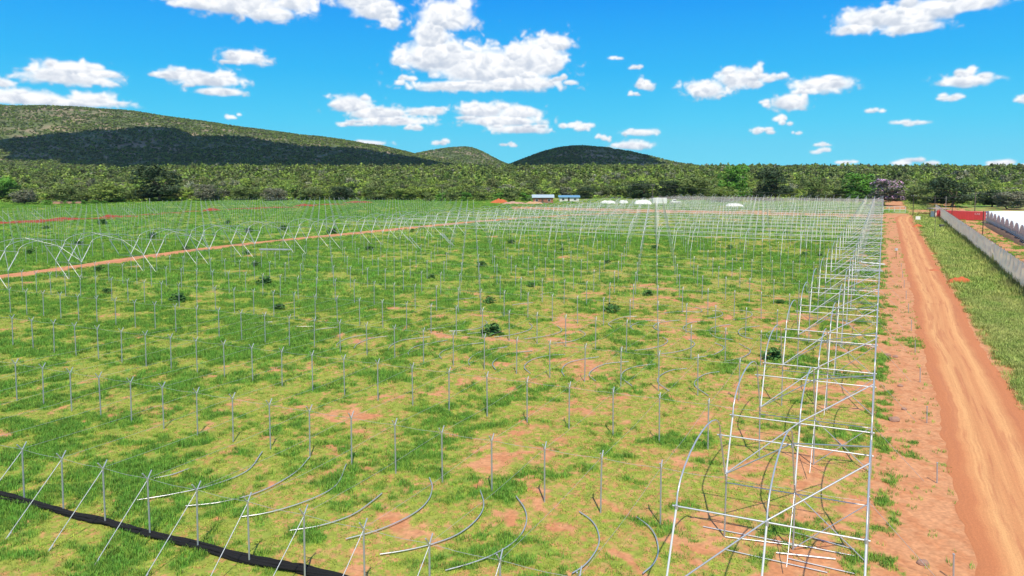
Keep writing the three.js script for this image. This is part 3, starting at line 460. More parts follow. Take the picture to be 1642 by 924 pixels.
[[112, 326, 294, 56, 'mid'], [172, 325, 290, 60, 'lime'], [332, 322, 294, 54, 'grey'], [395, 321, 297, 48, 'mid'], [440, 322, 300, 44, 'grey'], [500, 321, 299, 50, 'mid'], [548, 321, 298, 46, 'dark'], [600, 321, 297, 46, 'mid'], [650, 321, 299, 44, 'lime']].forEach(([x, b, t, w, tone], i) => tree(x, b, t, w, tone, `${{ mid: 'dull green', lime: 'pale green', grey: 'silvery', dark: 'dark green' }[tone]} bushland tree at the field edge, ${ord(i + 1)} right of the grey-green one`, 'tree', 'bushland_tree'));
[685, 706, 726, 748, 772, 798, 820, 843].forEach((x, i) => tree(x, 322.5, 305 + 3 * rnd(), 24 + 5 * rnd(), i % 2 ? 'bright' : 'mid', `small round green tree left of the brick house, ${ord(8 - i)} from it`, 'tree', 'garden_tree', bushShapes));
[[75, 329, 319, 21], [104, 328, 320, 10], [118, 328, 321, 9], [136, 328, 320, 14], [152, 327, 320, 20], [168, 327, 321, 12]].forEach(([x, b, t, w], i) => tree(x, b, t, w, 'bright', `low rounded green shrub by the pink wall, ${ord(i + 1)} from left`, 'shrub', 'shrub', bushShapes));
{
  // the bush: thousands of trees that read as one mass
  const near = [0, 1, 2].map(() => { const g = crownGeo({ w: 1, h: 0.9, y0: 0.08, lobes: 18, leaves: 900, leaf: 0.045 }); return g; });
  const farG = [0, 1, 2].map(() => crownGeo({ w: 1, h: 0.9, y0: 0.05, lobes: 10, leaves: 190, leaf: 0.10 }));
  const tiny = [0, 1].map(() => crownGeo({ w: 1, h: 0.9, y0: 0, lobes: 6, leaves: 64, leaf: 0.17 }));
  const edge = (x, z) => { const px = 821 + FOC * x / -z; return px < 180 ? 322 : px < 860 ? lerp(322, 350, smoothstep(px, 180, 300)) : px < 1180 ? 374 : px < 1420 ? 352 : lerp(352, 300, smoothstep(px, 1420, 1500)); };
  const N = near.map(() => []), Fr = farG.map(() => []), T = tiny.map(() => []);
  const tone = (x, z) => { const t = rnd(), n = vn(x / 60, z / 60), k = rr(0.55, 1.3); const c = t < 0.045 ? [.22, .24, .18] : t < 0.4 + 0.3 * n ? mixc([.13, .22, .042], [.26, .36, .065], rnd()) : mixc([.085, .145, .040], [.20, .24, .09], rnd()); return c.map((v, q) => v * k * [1.0, 1.06, 0.9][q]); };
  for (let i = 0; i < 52000; i++) {
    const d = Math.sqrt(lerp(290 ** 2, 1650 ** 2, rnd() ** 1.15)), x = d * rr(-0.9, 0.9); if (d < edge(x, -d) + 6 * vn(x / 9, 3)) continue; if (rnd() > 0.55 + 0.45 * vn(x / 40, d / 40)) continue;
    const z = -d, w = rr(5.2, 11.5), h = rr(4, 7.8) * (rnd() < 0.10 ? rr(1.3, 1.8) : 1) * (d < 420 ? 0.85 : 1), y = Math.max(0, land(x, z)) - 0.3, c = tone(x, z), q = [x, y, z, rnd() * 6.28, w, h, ...c];
    if (d < 560) N[i % 3].push(q); else Fr[i % 3].push(q);
  }
  for (let i = 0; i < 90000; i++) {
    const d = rr(1600, 3900), x = rnd() < 0.75 ? rr(-0.86 * d, 0.1 * d) : rr(-0.1 * d, 0.4 * d), z = -d, y = land(x, z); if (y < 12) continue;
    const crest = smoothstep(fbm(x / 60 + 9, z / 60, 3) + 0.10 * smoothstep(d, 2250, 2600), 0.50, 0.62); if (rnd() < crest * 0.62) continue;
    const c = tone(x, z); T[i % 2].push([x, y - 0.4, z, rnd() * 6.28, rr(5, 11), rr(4.5, 8.5), ...c.map((v) => v * 0.9)]);
  }
  N.forEach((l, i) => instanced('bush', 'dense green bushland spreading behind the field', 'bushland', near[i], leafMat(1, 1, 1), l));
  Fr.forEach((l, i) => instanced('bush', 'far green bushland rising towards the hills', 'bushland', farG[i], leafMat(1, 1, 1), l));
  T.forEach((l, i) => instanced('hill_scrub', 'dark scrub covering the distant hills', 'scrub', tiny[i], leafMat(1, 1, 1), l));
  // low undergrowth along the edge of the bush
  const U = []; for (let i = 0; i < 2600; i++) { const x = rr(-330, 330), z0 = -edge(x, -330), z = z0 - rr(-6, 14), px = 821 + FOC * x / -z; if (px < -40 || px > 1680) continue; const c = tone(x, z); U.push([x, -0.1, z, rnd() * 6.28, rr(1.2, 3.4), rr(0.9, 2.6), c[0] * 1.15, c[1] * 1.25, c[2]]); }
  instanced('undergrowth', 'low leafy undergrowth along the edge of the bush', 'undergrowth', tiny[0], leafMat(1, 1, 1), U);
}
{ // leafy weeds standing in the grass
  const shapes = [0, 1, 2].map(() => crownGeo({ w: 0.95, h: 0.8, y0: -0.1, lobes: 14, leaves: 420, leaf: 0.075, flat: 0.8 }));
  const spots = [[1237, 576, 34], [783, 486, 22], [980, 501, 27], [445, 497, 20], [285, 484, 27], [424, 457, 27], [170, 471, 16], [156, 436, 18], [407, 428, 18], [818, 391, 15], [770, 429, 18], [691, 447, 15], [1038, 474, 18], [1049, 400, 13], [850, 460, 14], [787, 536, 36], [973, 423, 12], [1250, 487, 14], [46, 408, 16], [164, 360, 16], [73, 367, 12], [125, 394, 16], [242, 383, 18], [296, 401, 14], [532, 375, 18], [452, 370, 20], [397, 373, 16], [364, 359, 12], [395, 408, 14], [590, 402, 15], [1170, 400, 12], [1290, 410, 12], [660, 372, 10], [900, 402, 10], [1313, 412, 12]];
  spots.sort((a, b) => a[0] - b[0]).forEach(([px, py, w], i) => { const p = gp(px, py), s = w * proj(p.x, 0, p.z)[2] / FOC, m = mesh('weed', shapes[i % 3], leafMat(.065, .19, .035)); m.position.copy(p); m.rotation.y = i * 2.1; m.scale.set(s * 1.25, s * (0.7 + 0.2 * rnd()), s * 1.25); tag(m, `leafy dark green weed in the field, ${ord(i + 1)} counted from the left`, 'weed', 'weeds growing in the field'); });
}

// ---------------------------------------------------------------- earth mounds, stones
function mound(label, c, w, d, h, turn, col = [.50, .125, .055], name = 'earth_mound', category = 'mound', group = 'heaps of red earth') {
  const g = new THREE.PlaneGeometry(1, 1, 28, 16).rotateX(-Math.PI / 2), p = g.attributes.position, s = rnd() * 99;
  for (let i = 0; i < p.count; i++) { const x = p.getX(i) * 2, z = p.getZ(i) * 2, r = Math.hypot(x, z), k = Math.max(0, 1 - r ** 2) * (0.55 + 0.9 * fbm(x * 2.5 * (w / 8 + 0.5) + s, z * 2.5, 3)); p.setXYZ(i, x * w / 2, k * h + (r < 1 ? 0.03 : -0.05) + 0.12 * h * (vn(x * 9 + s, z * 9) - 0.5), z * d / 2); }
  g.computeVertexNormals(); const m = mesh(name, g, std(...col, 1)); m.position.copy(c); m.rotation.y = turn; return tag(m, label, category, group);
}
const ridge = [[-8, 359, 60, 1.0], [40, 357.5, 60, 1.1], [75, 355.5, 50, 1.0], [105, 353, 50, 1.3], [150, 351.5, 60, .5], [178, 349, 30, 1.4], [340, 338.5, 26, 1.6], [395, 335.5, 60, .6], [440, 333.5, 70, .6], [490, 331, 34, 1.4], [530, 328.5, 60, .6], [575, 325.5, 50, 1.2]];
ridge.forEach(([px, py, w, h], i) => { const p = gp(px, py), D = proj(p.x, 0, p.z)[2]; mound(`low heap of dark red earth across the left field, ${ord(i + 1)} from left`, p, w * D / FOC * 1.15, 2.8, h * 0.62, 0.25, [.27, .060, .032], 'earth_mound', 'mound', 'ridge of red earth across the left field'); });
for (let i = 0; i < 4; i++) { const p = gp(205 + i * 34, 347.5 - i * 2.6), D = proj(p.x, 0, p.z)[2]; mound(`thin trail of red earth between two larger heaps, ${ord(i + 1)} from left`, p, 42 * D / FOC, 2.2, 0.3, 0.25, [.30, .075, .04], 'earth_mound', 'mound', 'ridge of red earth across the left field'); }
mound('heap of red earth on the grass between road and net fence', gp(1539, 453), 3.7, 1.9, 0.75, 0.1, [.50, .12, .045]);
mound('flat heap of red earth on the grass near the guard shelter', gp(1472, 364), 3.2, 1.8, 0.6, 0.1, [.50, .14, .06]);
mound('thin red earth patch on the verge nearer than the guard shelter', gp(1501, 407), 4.0, 1.2, 0.15, 0.1, [.48, .17, .08]);
mound('small red earth patch by the road edge on the verge', gp(1498, 434), 1.6, 1.4, 0.2, 0.6, [.48, .15, .07]);
mound('sand-coloured heap in front of the brick house', gp(856, 327), 9, 3, 1.1, 0, [.50, .30, .17]);
mound('orange earth heap left of the brick house', gp(801, 325.5), 9, 3, 1.7, 0, [.50, .13, .05]);
mound('pinkish rubble heap between orange heap and brick house', gp(825, 327), 12, 3, 0.9, 0, [.45, .27, .22]);
[[1424, 571, .3], [1436, 573, .25], [1444, 620, .22], [1434, 675, .34], [1450, 657, .2], [1480, 905, .25]].forEach(([x, y, s], i) => { const g = new THREE.IcosahedronGeometry(0.5, 2), p = g.attributes.position; for (let k = 0; k < p.count; k++) { const n = 0.7 + 0.6 * fbm(p.getX(k) * 3 + i * 7, p.getY(k) * 3 + p.getZ(k) * 2, 3); p.setXYZ(k, p.getX(k) * n * 1.3, p.getY(k) * n * 0.75, p.getZ(k) * n); } g.computeVertexNormals(); const m = mesh('stone', g, std(.34, .20, .15, 1)); m.position.copy(gp(x, y)).setY(s * 0.2); m.scale.setScalar(s * 1.4); tag(m, `small reddish stone on the bare strip by the road, ${ord(i + 1)} from the far end`, 'stone', 'stones on the bare strip'); });

// ---------------------------------------------------------------- net fence on the right
{
  const g = thing('net_fence', 'long pale shade-net fence right of the grass verge', 'fence'), eF = 6.15, Hf = 3.5, from = 8.2, to = 28.2, n = 58;
  const net = new THREE.MeshPhysicalMaterial({ color: new THREE.Color().setRGB(1.0, .80, .60), roughness: 1, transmission: 0.6, thickness: 0, side: THREE.DoubleSide });
  net.map = colorTexture(256, 256, (u, v) => { const f = 0.86 + 0.16 * fbm(u * 6, v * 30, 3) + 0.05 * (((u * 64) | 0) % 2) + 0.05 * (((v * 64) | 0) % 2); return [f, f, f]; });
  for (let i = 0; i <= n; i++) { const r = lerp(from, to, i / n), p = at(r, rightEnd(r) + eF + 0.02); mesh('fence_post', bar(p.clone().setY(-0.2), p.clone().setY(Hf + 0.12), 0.045, 6), std(.22, .19, .17, .9), g); }
  for (let i = 0; i < n; i++) {
    const r0 = lerp(from, to, i / n), r1 = lerp(from, to, (i + 1) / n), torn = i === 12, segs = 8, rows = 8, pos = [], uv = [], idx = [];
    for (let j = 0; j <= rows; j++) for (let k = 0; k <= segs; k++) {
      const s = k / segs, t = j / rows, r = lerp(r0, r1, s), sag = 0.035 * Math.sin(s * Math.PI) * t + 0.05 * vn(i * 3 + s * 3, 5);
      let low = 0.04; if (torn) low = 0.04 + 2.0 * Math.sin(s * Math.PI) ** 0.7; const y = lerp(low, Hf - sag, t), off = 0.016 * Math.sin(s * Math.PI) * (1 + 3 * vn(i * 5.1 + s * 2, t * 4)) * (j % 8 ? 1 : 0.4) + (t > 0.38 && t < 0.52 ? 0.015 : 0);
      const p = at(r, rightEnd(r) + eF - off * 2.4); pos.push(p.x, y, p.z); uv.push(s * 3, y);
    }
    for (let j = 0; j < rows; j++) for (let k = 0; k < segs; k++) { const a = j * (segs + 1) + k; idx.push(a, a + 1, a + segs + 1, a + 1, a + segs + 2, a + segs + 1); }
    const m = new THREE.BufferGeometry(); m.setAttribute('position', new THREE.Float32BufferAttribute(pos, 3)); m.setAttribute('uv', new THREE.Float32BufferAttribute(uv, 2)); m.setIndex(idx); m.computeVertexNormals();
    const pm = mesh('net_panel', m, net, g); if (torn) pm.userData.label = 'torn net panel lifted off the ground';
    const hi = at(r0, rightEnd(r0) + eF - 0.03, Hf * 0.45), hj = at(r1, rightEnd(r1) + eF - 0.03, Hf * 0.45); mesh('rail_wire', bar(hi, hj, 0.012, 4), std(.35, .32, .3, .8), g);
  }
}
// ---------------------------------------------------------------- poles and lines
const WOOD = std(.16, .13, .11, 0.95), DARKWOOD = std(.05, .042, .038, 0.9);
function pole(px, top, base, r, m, label, arm) { const p = gp(px, base), D = proj(p.x, 0, p.z)[2], h = (base - top) * D / FOC, g = thing('pole', label, 'pole'); g.position.copy(p); mesh('shaft', bar(V3(0, -0.3, 0), V3(rr(-.03, .03), h, 0), r, 8, r * 0.8), m, g); if (arm) { mesh('crossarm', box(1.9, 0.12, 0.12, 0, h - 0.55, 0.1), m, g); for (const x of [-.8, 0, .8]) mesh('insulator', new THREE.CylinderGeometry(0.05, 0.07, 0.22, 8).translate(x, h - 0.38, 0.1), std(.5, .5, .48, .4), g); } else mesh('cap', new THREE.CylinderGeometry(r, r * 1.05, 0.08, 8).translate(0, h + 0.03, 0), m, g); return V3(p.x, h, p.z); }
const poleTops = [pole(709, 296, 324, 0.13, WOOD, 'utility pole in front of the bush left of the brick house', true), pole(1046.5, 295, 326, 0.14, WOOD, 'utility pole above the white covered heaps in the middle', true), pole(1464, 312, 347, 0.13, DARKWOOD, 'dark utility pole right of the white gate', true), pole(1563, 308, 346, 0.16, WOOD, 'wooden utility pole behind the red container', true)];
pole(1498.5, 314, 350, 0.07, WOOD, 'tall thin pole at the left of the guard shelter'); pole(1516, 315, 351, 0.07, std(.4, .4, .4, .6), 'tall pale pole where the net fence ends'); pole(1525.7, 325, 365, 0.09, DARKWOOD, 'dark pole standing in front of the net fence'); pole(1575.8, 339, 378, 0.10, DARKWOOD, 'dark pole standing behind the net fence by the red container'); pole(1499, 349, 381, 0.06, WOOD, 'thin leaning pole in the verge grass before the guard shelter'); pole(240, 318, 326, 0.10, std(.6, .6, .58, .8), 'short white marker post below the large dark tree');
poleTops.unshift(V3(-300, 7.5, -330)); poleTops.push(V3(230, 8, -235));
for (let i = 0; i < poleTops.length - 1; i++) for (const [k, o] of [-0.8, 0.8].entries()) { const a = poleTops[i], b = poleTops[i + 1], p = []; for (let j = 0; j <= 12; j++) { const t = j / 12; p.push(a.clone().lerp(b, t).add(V3(0, -0.45 - 1.4 * 4 * t * (1 - t), 0)).add(V3(o * 0.9, 0.25, 0.1))); } tag(mesh('power_line', tube(p, 0.018, 24, 4), std(.12, .12, .12, .6)), `${k ? 'right-hand' : 'left-hand'} overhead wire, ${ord(i + 1)} span from the left`, 'wire', 'overhead wires before the bush'); }
{ const p = gp(1472, 357), g = thing('sign_board', 'small white sign board on posts beside the road bend', 'sign'); g.position.copy(p); mesh('board', box(1.35, 0.95, 0.05, 0, 1.35, 0), std(.85, .85, .84, .6), g); for (const x of [-.5, .5]) mesh('post', bar(V3(x, -0.1, 0), V3(x, 0.9, -0.04), 0.04, 6), WOOD, g); }
{ const p = gp(1437, 414), g = thing('sign_board', 'small grey box on a post beside the road', 'sign'); g.position.copy(p); mesh('board', box(0.42, 0.42, 0.2, 0, 1.5, 0), std(.55, .56, .58, .5), g); mesh('post', bar(V3(0, -0.1, 0), V3(0, 1.29, 0), 0.04, 6), DARKWOOD, g); }
{ const g = thing('utility_box', 'dark grey box sitting in the verge grass below the fence', 'box'); g.position.copy(gp(1510, 365)); mesh('casing', box(1.0, 0.75, 0.7, 0, 0.37, 0), std(.10, .10, .11, .8), g); mesh('lid', box(1.1, 0.08, 0.8, 0, 0.78, 0), std(.14, .14, .15, .8), g); }
// gate, guard shelter, boom, people
{ const a = gp(1417, 341), b = gp(1452, 341), len = a.distanceTo(b), g = thing('farm_gate', 'wide white tubular gate at the end of the frames', 'gate'); g.position.copy(a); g.rotation.y = Math.atan2(-(b.z - a.z), b.x - a.x); const m = std(.75, .77, .75, .5), r = 0.06;
  for (const y of [0.15, 1.05, 2.1]) mesh('rail', bar(V3(0, y, 0), V3(len, y, 0), r, 6), m, g); for (let k = 0; k <= 4; k++) mesh('upright', bar(V3(len * k / 4, k % 2 ? 0.15 : -0.1, 0), V3(len * k / 4, 2.12, 0), r * 1.05, 6), m, g); }
{ const g = thing('guard_shelter', 'small flat-roofed guard shelter at the road gate', 'shelter'); g.position.copy(gp(1504, 349.5)); g.rotation.y = 0.1; mesh('roof', box(5.6, 0.22, 3.2, 0, 3.0, 0), std(.38, .33, .29, .9), g); for (const [x, z] of [[-1.9, 1.2], [1.9, 1.2], [-1.9, -1.2], [1.9, -1.2]]) mesh('post', bar(V3(x, -0.1, z), V3(x, 2.89, z), 0.08, 6), WOOD, g); mesh('wall_panel', box(1.5, 2.2, 0.08, -1.05, 1.1, 0.9), std(.78, .77, .74, .8), g); mesh('wall_panel', box(0.08, 2.2, 1.6, -1.85, 1.1, 0.0), std(.72, .71, .70, .8), g); mesh('counter', box(0.9, 1.0, 0.5, 0.4, 0.5, 0.9), std(.5, .48, .45, .8), g); }
{ const a = gp(1472, 346.5), b = gp(1495, 348), g = thing('boom_barrier', 'dark red boom bar lowered across the side road', 'barrier'); g.position.copy(a); const d = b.clone().sub(a); mesh('bar', bar(V3(0, 1.0, 0), V3(d.x, 1.1, d.z), 0.13, 8), std(.16, .03, .035, .6), g); mesh('pivot_post', bar(V3(d.x, -0.1, d.z), V3(d.x, 1.25, d.z), 0.14, 8), DARKWOOD, g); mesh('rest_post', bar(V3(0, -0.1, 0), V3(0, 0.95, 0), 0.09, 8), DARKWOOD, g); }
function personGeo(stride, arm) {                                       // one continuous body 1.72 m tall, meshed from joined tapered limbs
  const R = 56, box_ = 1.0, mc = new MarchingCubes(R, std(1, 1, 1), false, false, 60000); mc.isolation = 0;
  const J = [[[0, .95, 0], [0, 1.38, 0], .135, .165], [[-.13, 1.40, 0], [.13, 1.40, 0], .085, .085], [[0, 1.42, 0], [0, 1.53, .01], .055, .052], [[0, 1.60, .02], [0, 1.65, .01], .088, .092],
    [[-.09, .92, 0], [-.11, .50, stride * .5], .09, .062], [[-.11, .50, stride * .5], [-.11, .08, stride], .06, .042], [[-.11, .05, stride], [-.11, .04, stride + .15], .045, .035], [[.09, .92, 0], [.11, .50, -stride * .5], .09, .062], [[.11, .50, -stride * .5], [.11, .08, -stride], .06, .042], [[.11, .05, -stride], [.11, .04, -stride + .15], .045, .035],
    [[-.2, 1.38, 0], [-.26, 1.10, -arm * .3], .052, .042], [[-.26, 1.10, -arm * .3], [-.25, .86, arm * .2], .04, .03], [[-.25, .86, arm * .2], [-.25, .77, arm * .28], .032, .022], [[.2, 1.38, 0], [.26, 1.10, arm * .2], .052, .042], [[.26, 1.10, arm * .2], [.23, .90, arm], .04, .03], [[.23, .90, arm], [.22, .86, arm + .09], .032, .022]];
  const p = V3(), a = V3(), b = V3();
  for (let z = 0; z < R; z++) for (let y = 0; y < R; y++) for (let x = 0; x < R; x++) {
    p.set((x / R * 2 - 1) * box_, (y / R * 2 - 1) * box_ + 0.87, (z / R * 2 - 1) * box_); let s = 0;
    for (const [A, B, ra, rb] of J) { a.set(...A); b.set(...B).sub(a); const t = clamp(p.clone().sub(a).dot(b) / b.lengthSq(), 0, 1), d = p.distanceTo(a.addScaledVector(b, t)) - lerp(ra, rb, t); s += Math.exp(-d * 38); }
    mc.field[x + y * R + z * R * R] = Math.log(Math.max(s, 1e-30)) / 38;
  }
  mc.update(); const n = mc.count, g = new THREE.BufferGeometry(), P = mc.positionArray.slice(0, n * 3), Nn = mc.normalArray.slice(0, n * 3); for (let i = 0; i < n; i++) P[i * 3 + 1] += 0.87; g.setAttribute('position', new THREE.BufferAttribute(P, 3)); g.setAttribute('normal', new THREE.BufferAttribute(Nn, 3)); return g;
}
{
  const shapes = [personGeo(0.06, 0.1), personGeo(0.16, 0.2)];
  [[1508.5, 350.5, 0, [.10, .17, .42], [.03, .04, .10], 0.4, 'person in blue work clothes standing under the guard shelter'], [1512, 350.8, 1, [.30, .42, .68], [.04, .05, .09], -1.1, 'person in a pale blue shirt walking beside the net fence end'], [1505, 350.8, 0, [.05, .07, .12], [.03, .03, .04], 2.0, 'person in dark clothes standing by the shelter counter']].forEach(([px, py, s, shirt, legs, turn, label]) => {
    const g0 = shapes[s].clone(), P = g0.attributes.position, col = []; for (let i = 0; i < P.count; i++) { const y = P.getY(i), x = Math.abs(P.getX(i)); const c = y > 1.47 || (x > 0.19 && y < 1.12) ? [.10, .055, .035] : y > 0.94 ? shirt : y > 0.09 ? legs : [.02, .02, .02]; col.push(...c); } g0.setAttribute('color', new THREE.Float32BufferAttribute(col, 3));
    const g = thing('person', label, 'person', 'people at the guard shelter'); g.position.copy(gp(px, py)); g.rotation.y = turn; mesh('body', g0, new THREE.MeshStandardMaterial({ vertexColors: true, roughness: 0.9 }), g);
    mesh('hair', new THREE.SphereGeometry(0.105, 16, 10, 0, 6.2832, 0, 1.5).translate(0, 1.655, -0.005), std(.012, .010, .009, 0.9), g);
  });
}
// ---------------------------------------------------------------- container, plastic tunnels, houses, covered heaps
const font = await new FontLoader().loadAsync('fonts/droid/droid_sans_bold.typeface.json');
{ const a = gp(1521, 352), b = gp(1577, 354.5), len = 12.19, g = thing('shipping_container', 'long red shipping container behind the net fence', 'container'); g.position.copy(b); g.rotation.y = Math.atan2(-(b.z - a.z), b.x - a.x); const red = std(.62, .060, .065, .6), s = new THREE.Shape(); const Hc = 2.75, n = 56; s.moveTo(-len, 0); for (let i = 0; i < n; i++) { const x0 = -len + 0.15 + (len - 0.3) * i / n, w = (len - 0.3) / n, o = i % 2 ? 0 : 0.04; s.lineTo(x0 + w * 0.15, -o); s.lineTo(x0 + w * 0.85, -o); } s.lineTo(0, 0); s.lineTo(0, 2.44); s.lineTo(-len, 2.44);
  mesh('side_walls', new THREE.ExtrudeGeometry(s, { depth: Hc - 0.3, bevelEnabled: false }).rotateX(-Math.PI / 2).translate(0, 0.15, 0), red, g); mesh('roof', box(len + 0.04, 0.12, 2.5, -len / 2, Hc - 0.09, -1.22), std(.62, .09, .085, .6), g); mesh('base_rail', box(len + 0.04, 0.15, 2.5, -len / 2, 0.075, -1.22), std(.14, .02, .02, .6), g); for (const x of [-len - 0.01, 0.01]) for (const z of [0.02, -2.46]) mesh('corner_post', box(0.18, Hc - 0.3, 0.12, x, 0.15 + (Hc - 0.3) / 2, z), red, g);
  const t = new TextGeometry('CAI', { font, size: 0.62, depth: 0.03, curveSegments: 4 }); mesh('lettering', t.translate(-2.3, 1.75, 0.05), std(.72, .40, .38, .7), g); }
{ const p = gp(1580.5, 353.5), g = thing('banner', 'narrow blue and white banner at the right end of the container', 'banner'); g.position.copy(p); for (let k = 0; k < 5; k++) mesh('panel', box(0.85, 0.5, 0.06, 0.3, 0.45 + k * 0.51, 0), k % 2 ? std(.75, .77, .8, .8) : std(.12, .2, .5, .8), g); for (const x of [-.2, .8]) mesh('post', bar(V3(x, -0.1, 0), V3(x, 2.9, -0.06), 0.05, 6), DARKWOOD, g); }
{
  const plastic = new THREE.MeshPhysicalMaterial({ color: new THREE.Color().setRGB(.82, .83, .84), roughness: 0.45, transmission: 0.15, thickness: 0, side: THREE.DoubleSide }), gable = new THREE.MeshPhysicalMaterial({ color: new THREE.Color().setRGB(.80, .55, .48), roughness: 0.9, transmission: 0.4, thickness: 0, side: THREE.DoubleSide }), skirt = new THREE.MeshPhysicalMaterial({ color: new THREE.Color().setRGB(.72, .68, .64), roughness: 0.8, transmission: 0.15, thickness: 0, side: THREE.DoubleSide });
  const A = V3(138, 0, -197), d = V3(-0.482, 0, 0.876), W = 7.1, wz = W * 0.876, LEN = 46;
  for (let k = 0; k < 11; k++) {
    const g = thing('plastic_tunnel', `white plastic-covered growing tunnel at right, ${ord(k + 1)} from the far end`, 'greenhouse', 'white plastic tunnels beyond the net fence'); g.position.copy(A.clone().addScaledVector(d, W * k));
    const prof = []; for (let i = 0; i <= 14; i++) { const t = i / 14 * 2 - 1; prof.push([wz * (t * 0.5 + 0.5), 1.75 + 1.75 * (1 - Math.abs(t) ** 2.2) ** 0.9]); }
    const pos = [], idx = [], segs = 10; for (let s = 0; s <= segs; s++) for (const [z, y] of prof) pos.push((LEN * s / segs) + (z / wz) * -3.42, y + 0.06 * Math.sin(s * 2.1 + k) * (s % 2), z); const n = prof.length; for (let s = 0; s < segs; s++) for (let i = 0; i < n - 1; i++) { const a = s * n + i; idx.push(a, a + 1, a + n, a + 1, a + n + 1, a + n); }
    const c = new THREE.BufferGeometry(); c.setAttribute('position', new THREE.Float32BufferAttribute(pos, 3)); c.setIndex(idx); c.computeVertexNormals(); mesh('cover', c, plastic, g);
    const ft = (z, y, x = 0) => V3(x + (z / wz) * -3.42, y, z), q = []; const gI = []; prof.forEach(([z, y]) => { const a = ft(z, y, -0.05), b = ft(z, 1.35, -0.05); q.push(a.x, a.y - 0.02, a.z, b.x, b.y, b.z); }); for (let i = 0; i < n - 1; i++) gI.push(i * 2, i * 2 + 1, i * 2 + 2, i * 2 + 1, i * 2 + 3, i * 2 + 2); const gg = new THREE.BufferGeometry(); gg.setAttribute('position', new THREE.Float32BufferAttribute(q, 3)); gg.setIndex(gI); gg.computeVertexNormals(); mesh('gable_sheet', gg, gable, g);
    const sk = new THREE.BufferGeometry(); const s0 = ft(0.1, 1.33, -0.08), s1 = ft(wz - 0.1, 1.33, -0.08); sk.setAttribute('position', new THREE.Float32BufferAttribute([s0.x, 0.55, s0.z, s1.x, 0.55, s1.z, s1.x, 1.33, s1.z, s0.x, 0.55, s0.z, s1.x, 1.33, s1.z, s0.x, 1.33, s0.z], 3)); sk.computeVertexNormals(); mesh('skirt_sheet', sk, skirt, g);
    mesh('hoop', tube(prof.map(([z, y]) => ft(z, y + 0.04, -0.1)), 0.05, 20, 5), STEEL, g);
    for (const z of [0.0, wz * 0.33, wz * 0.66]) { mesh('post', bar(ft(z, -0.1, -0.1), ft(z, 1.7, -0.1), 0.05, 6), STEEL2, g); mesh('prop', bar(ft(z, 1.1, -0.15), ft(z, -0.1, -1.6), 0.05, 6), std(.72, .70, .66, .7), g); }
    if (!k) { const b = new THREE.BoxGeometry(0.06, 1.9, 2.2); mesh('blue_sheet', b.translate(0.25, 2.0, 0.8), std(.10, .18, .48, .7), g); }
  }
  const bank = mound('dark soil bank with dry weeds under the plastic tunnels', V3(A.x + d.x * 38 - 1.0, 0, A.z + d.z * 38), 82, 2.6, 0.8, Math.atan2(-d.z, d.x), [.14, .085, .06], 'soil_bank', 'bank', 'soil bank');
}
function shed(px, base, wpx, wallH, roofH, depth, wall, roof, label, name, bricks) {
  const p = gp(px, base), D = proj(p.x, 0, p.z)[2], w = wpx * D / FOC, g = thing(name, label, 'house'); g.position.copy(p.setY(0));
  mesh('wall', box(w * 0.94, wallH, depth, 0, wallH / 2, -depth / 2), wall, g);
  const half = depth / 2 + 0.5, tilt = Math.atan2(roofH, half), sl = Math.hypot(half, roofH);
  for (const s of [1, -1]) { const r = mesh('roof_slope', box(w + 0.6, 0.09, sl), roof, g); r.position.set(0, wallH + roofH / 2 + 0.05, -depth / 2 + s * half / 2); r.rotation.x = s * tilt; for (let k = 0; k < 18; k++) { const rb = mesh('roof_rib', box(0.07, 0.06, sl, -w / 2 + (w) * (k + 0.5) / 18, 0.075, 0), roof, r); } }
  const tri = new THREE.Shape([[0, 0], [depth, 0], [depth / 2, roofH * 0.86]].map(([a, b]) => new THREE.Vector2(a, b))); for (const s of [-1, 1]) mesh('gable_wall', new THREE.ExtrudeGeometry(tri, { depth: 0.2, bevelEnabled: false }).rotateY(Math.PI / 2).translate(s * w * 0.46 - 0.1, wallH + 0.005, 0), wall, g);
  const dark = std(.03, .035, .04, .3), frame = std(.6, .6, .58, .6); for (const x of [-0.3, 0.28]) { const f = mesh('window', box(1.3, 1.0, 0.08, x * w, wallH * 0.55, 0.03), frame, g); mesh('pane', box(1.1, 0.8, 0.06, x * w, wallH * 0.55, 0.055), dark, f); } const dr = mesh('door', box(0.9, 2.0, 0.08, -0.03 * w, 1.0, 0.03), std(.10, .07, .05, .7), g); mesh('handle', box(0.06, 0.14, 0.06, -0.03 * w + 0.32, 1.0, 0.1), frame, dr);
  return g;
}
const brickMap = colorTexture(512, 256, (u, v) => { const row = Math.floor(v * 32), t = (u * 16 + (row % 2) * 0.5) % 1, j = t < 0.05 || (v * 32) % 1 < 0.12, k = 0.8 + 0.4 * vn(Math.floor(u * 16 + (row % 2) * 0.5) * 3.3, row * 5.7); return j ? [.40, .30, .25] : [.34 * k, .125 * k, .075 * k]; });
shed(871, 326, 34, 2.5, 1.3, 6, new THREE.MeshStandardMaterial({ map: brickMap, roughness: 0.95 }), std(.50, .62, .70, .45, .3), 'small red brick house with a pale blue metal roof', 'brick_house');
shed(913, 323, 33, 1.9, 0.9, 5, std(.70, .70, .68, .9), std(.16, .36, .56, .5, .2), 'low white shed with a bright blue roof beside the brick house', 'white_shed');
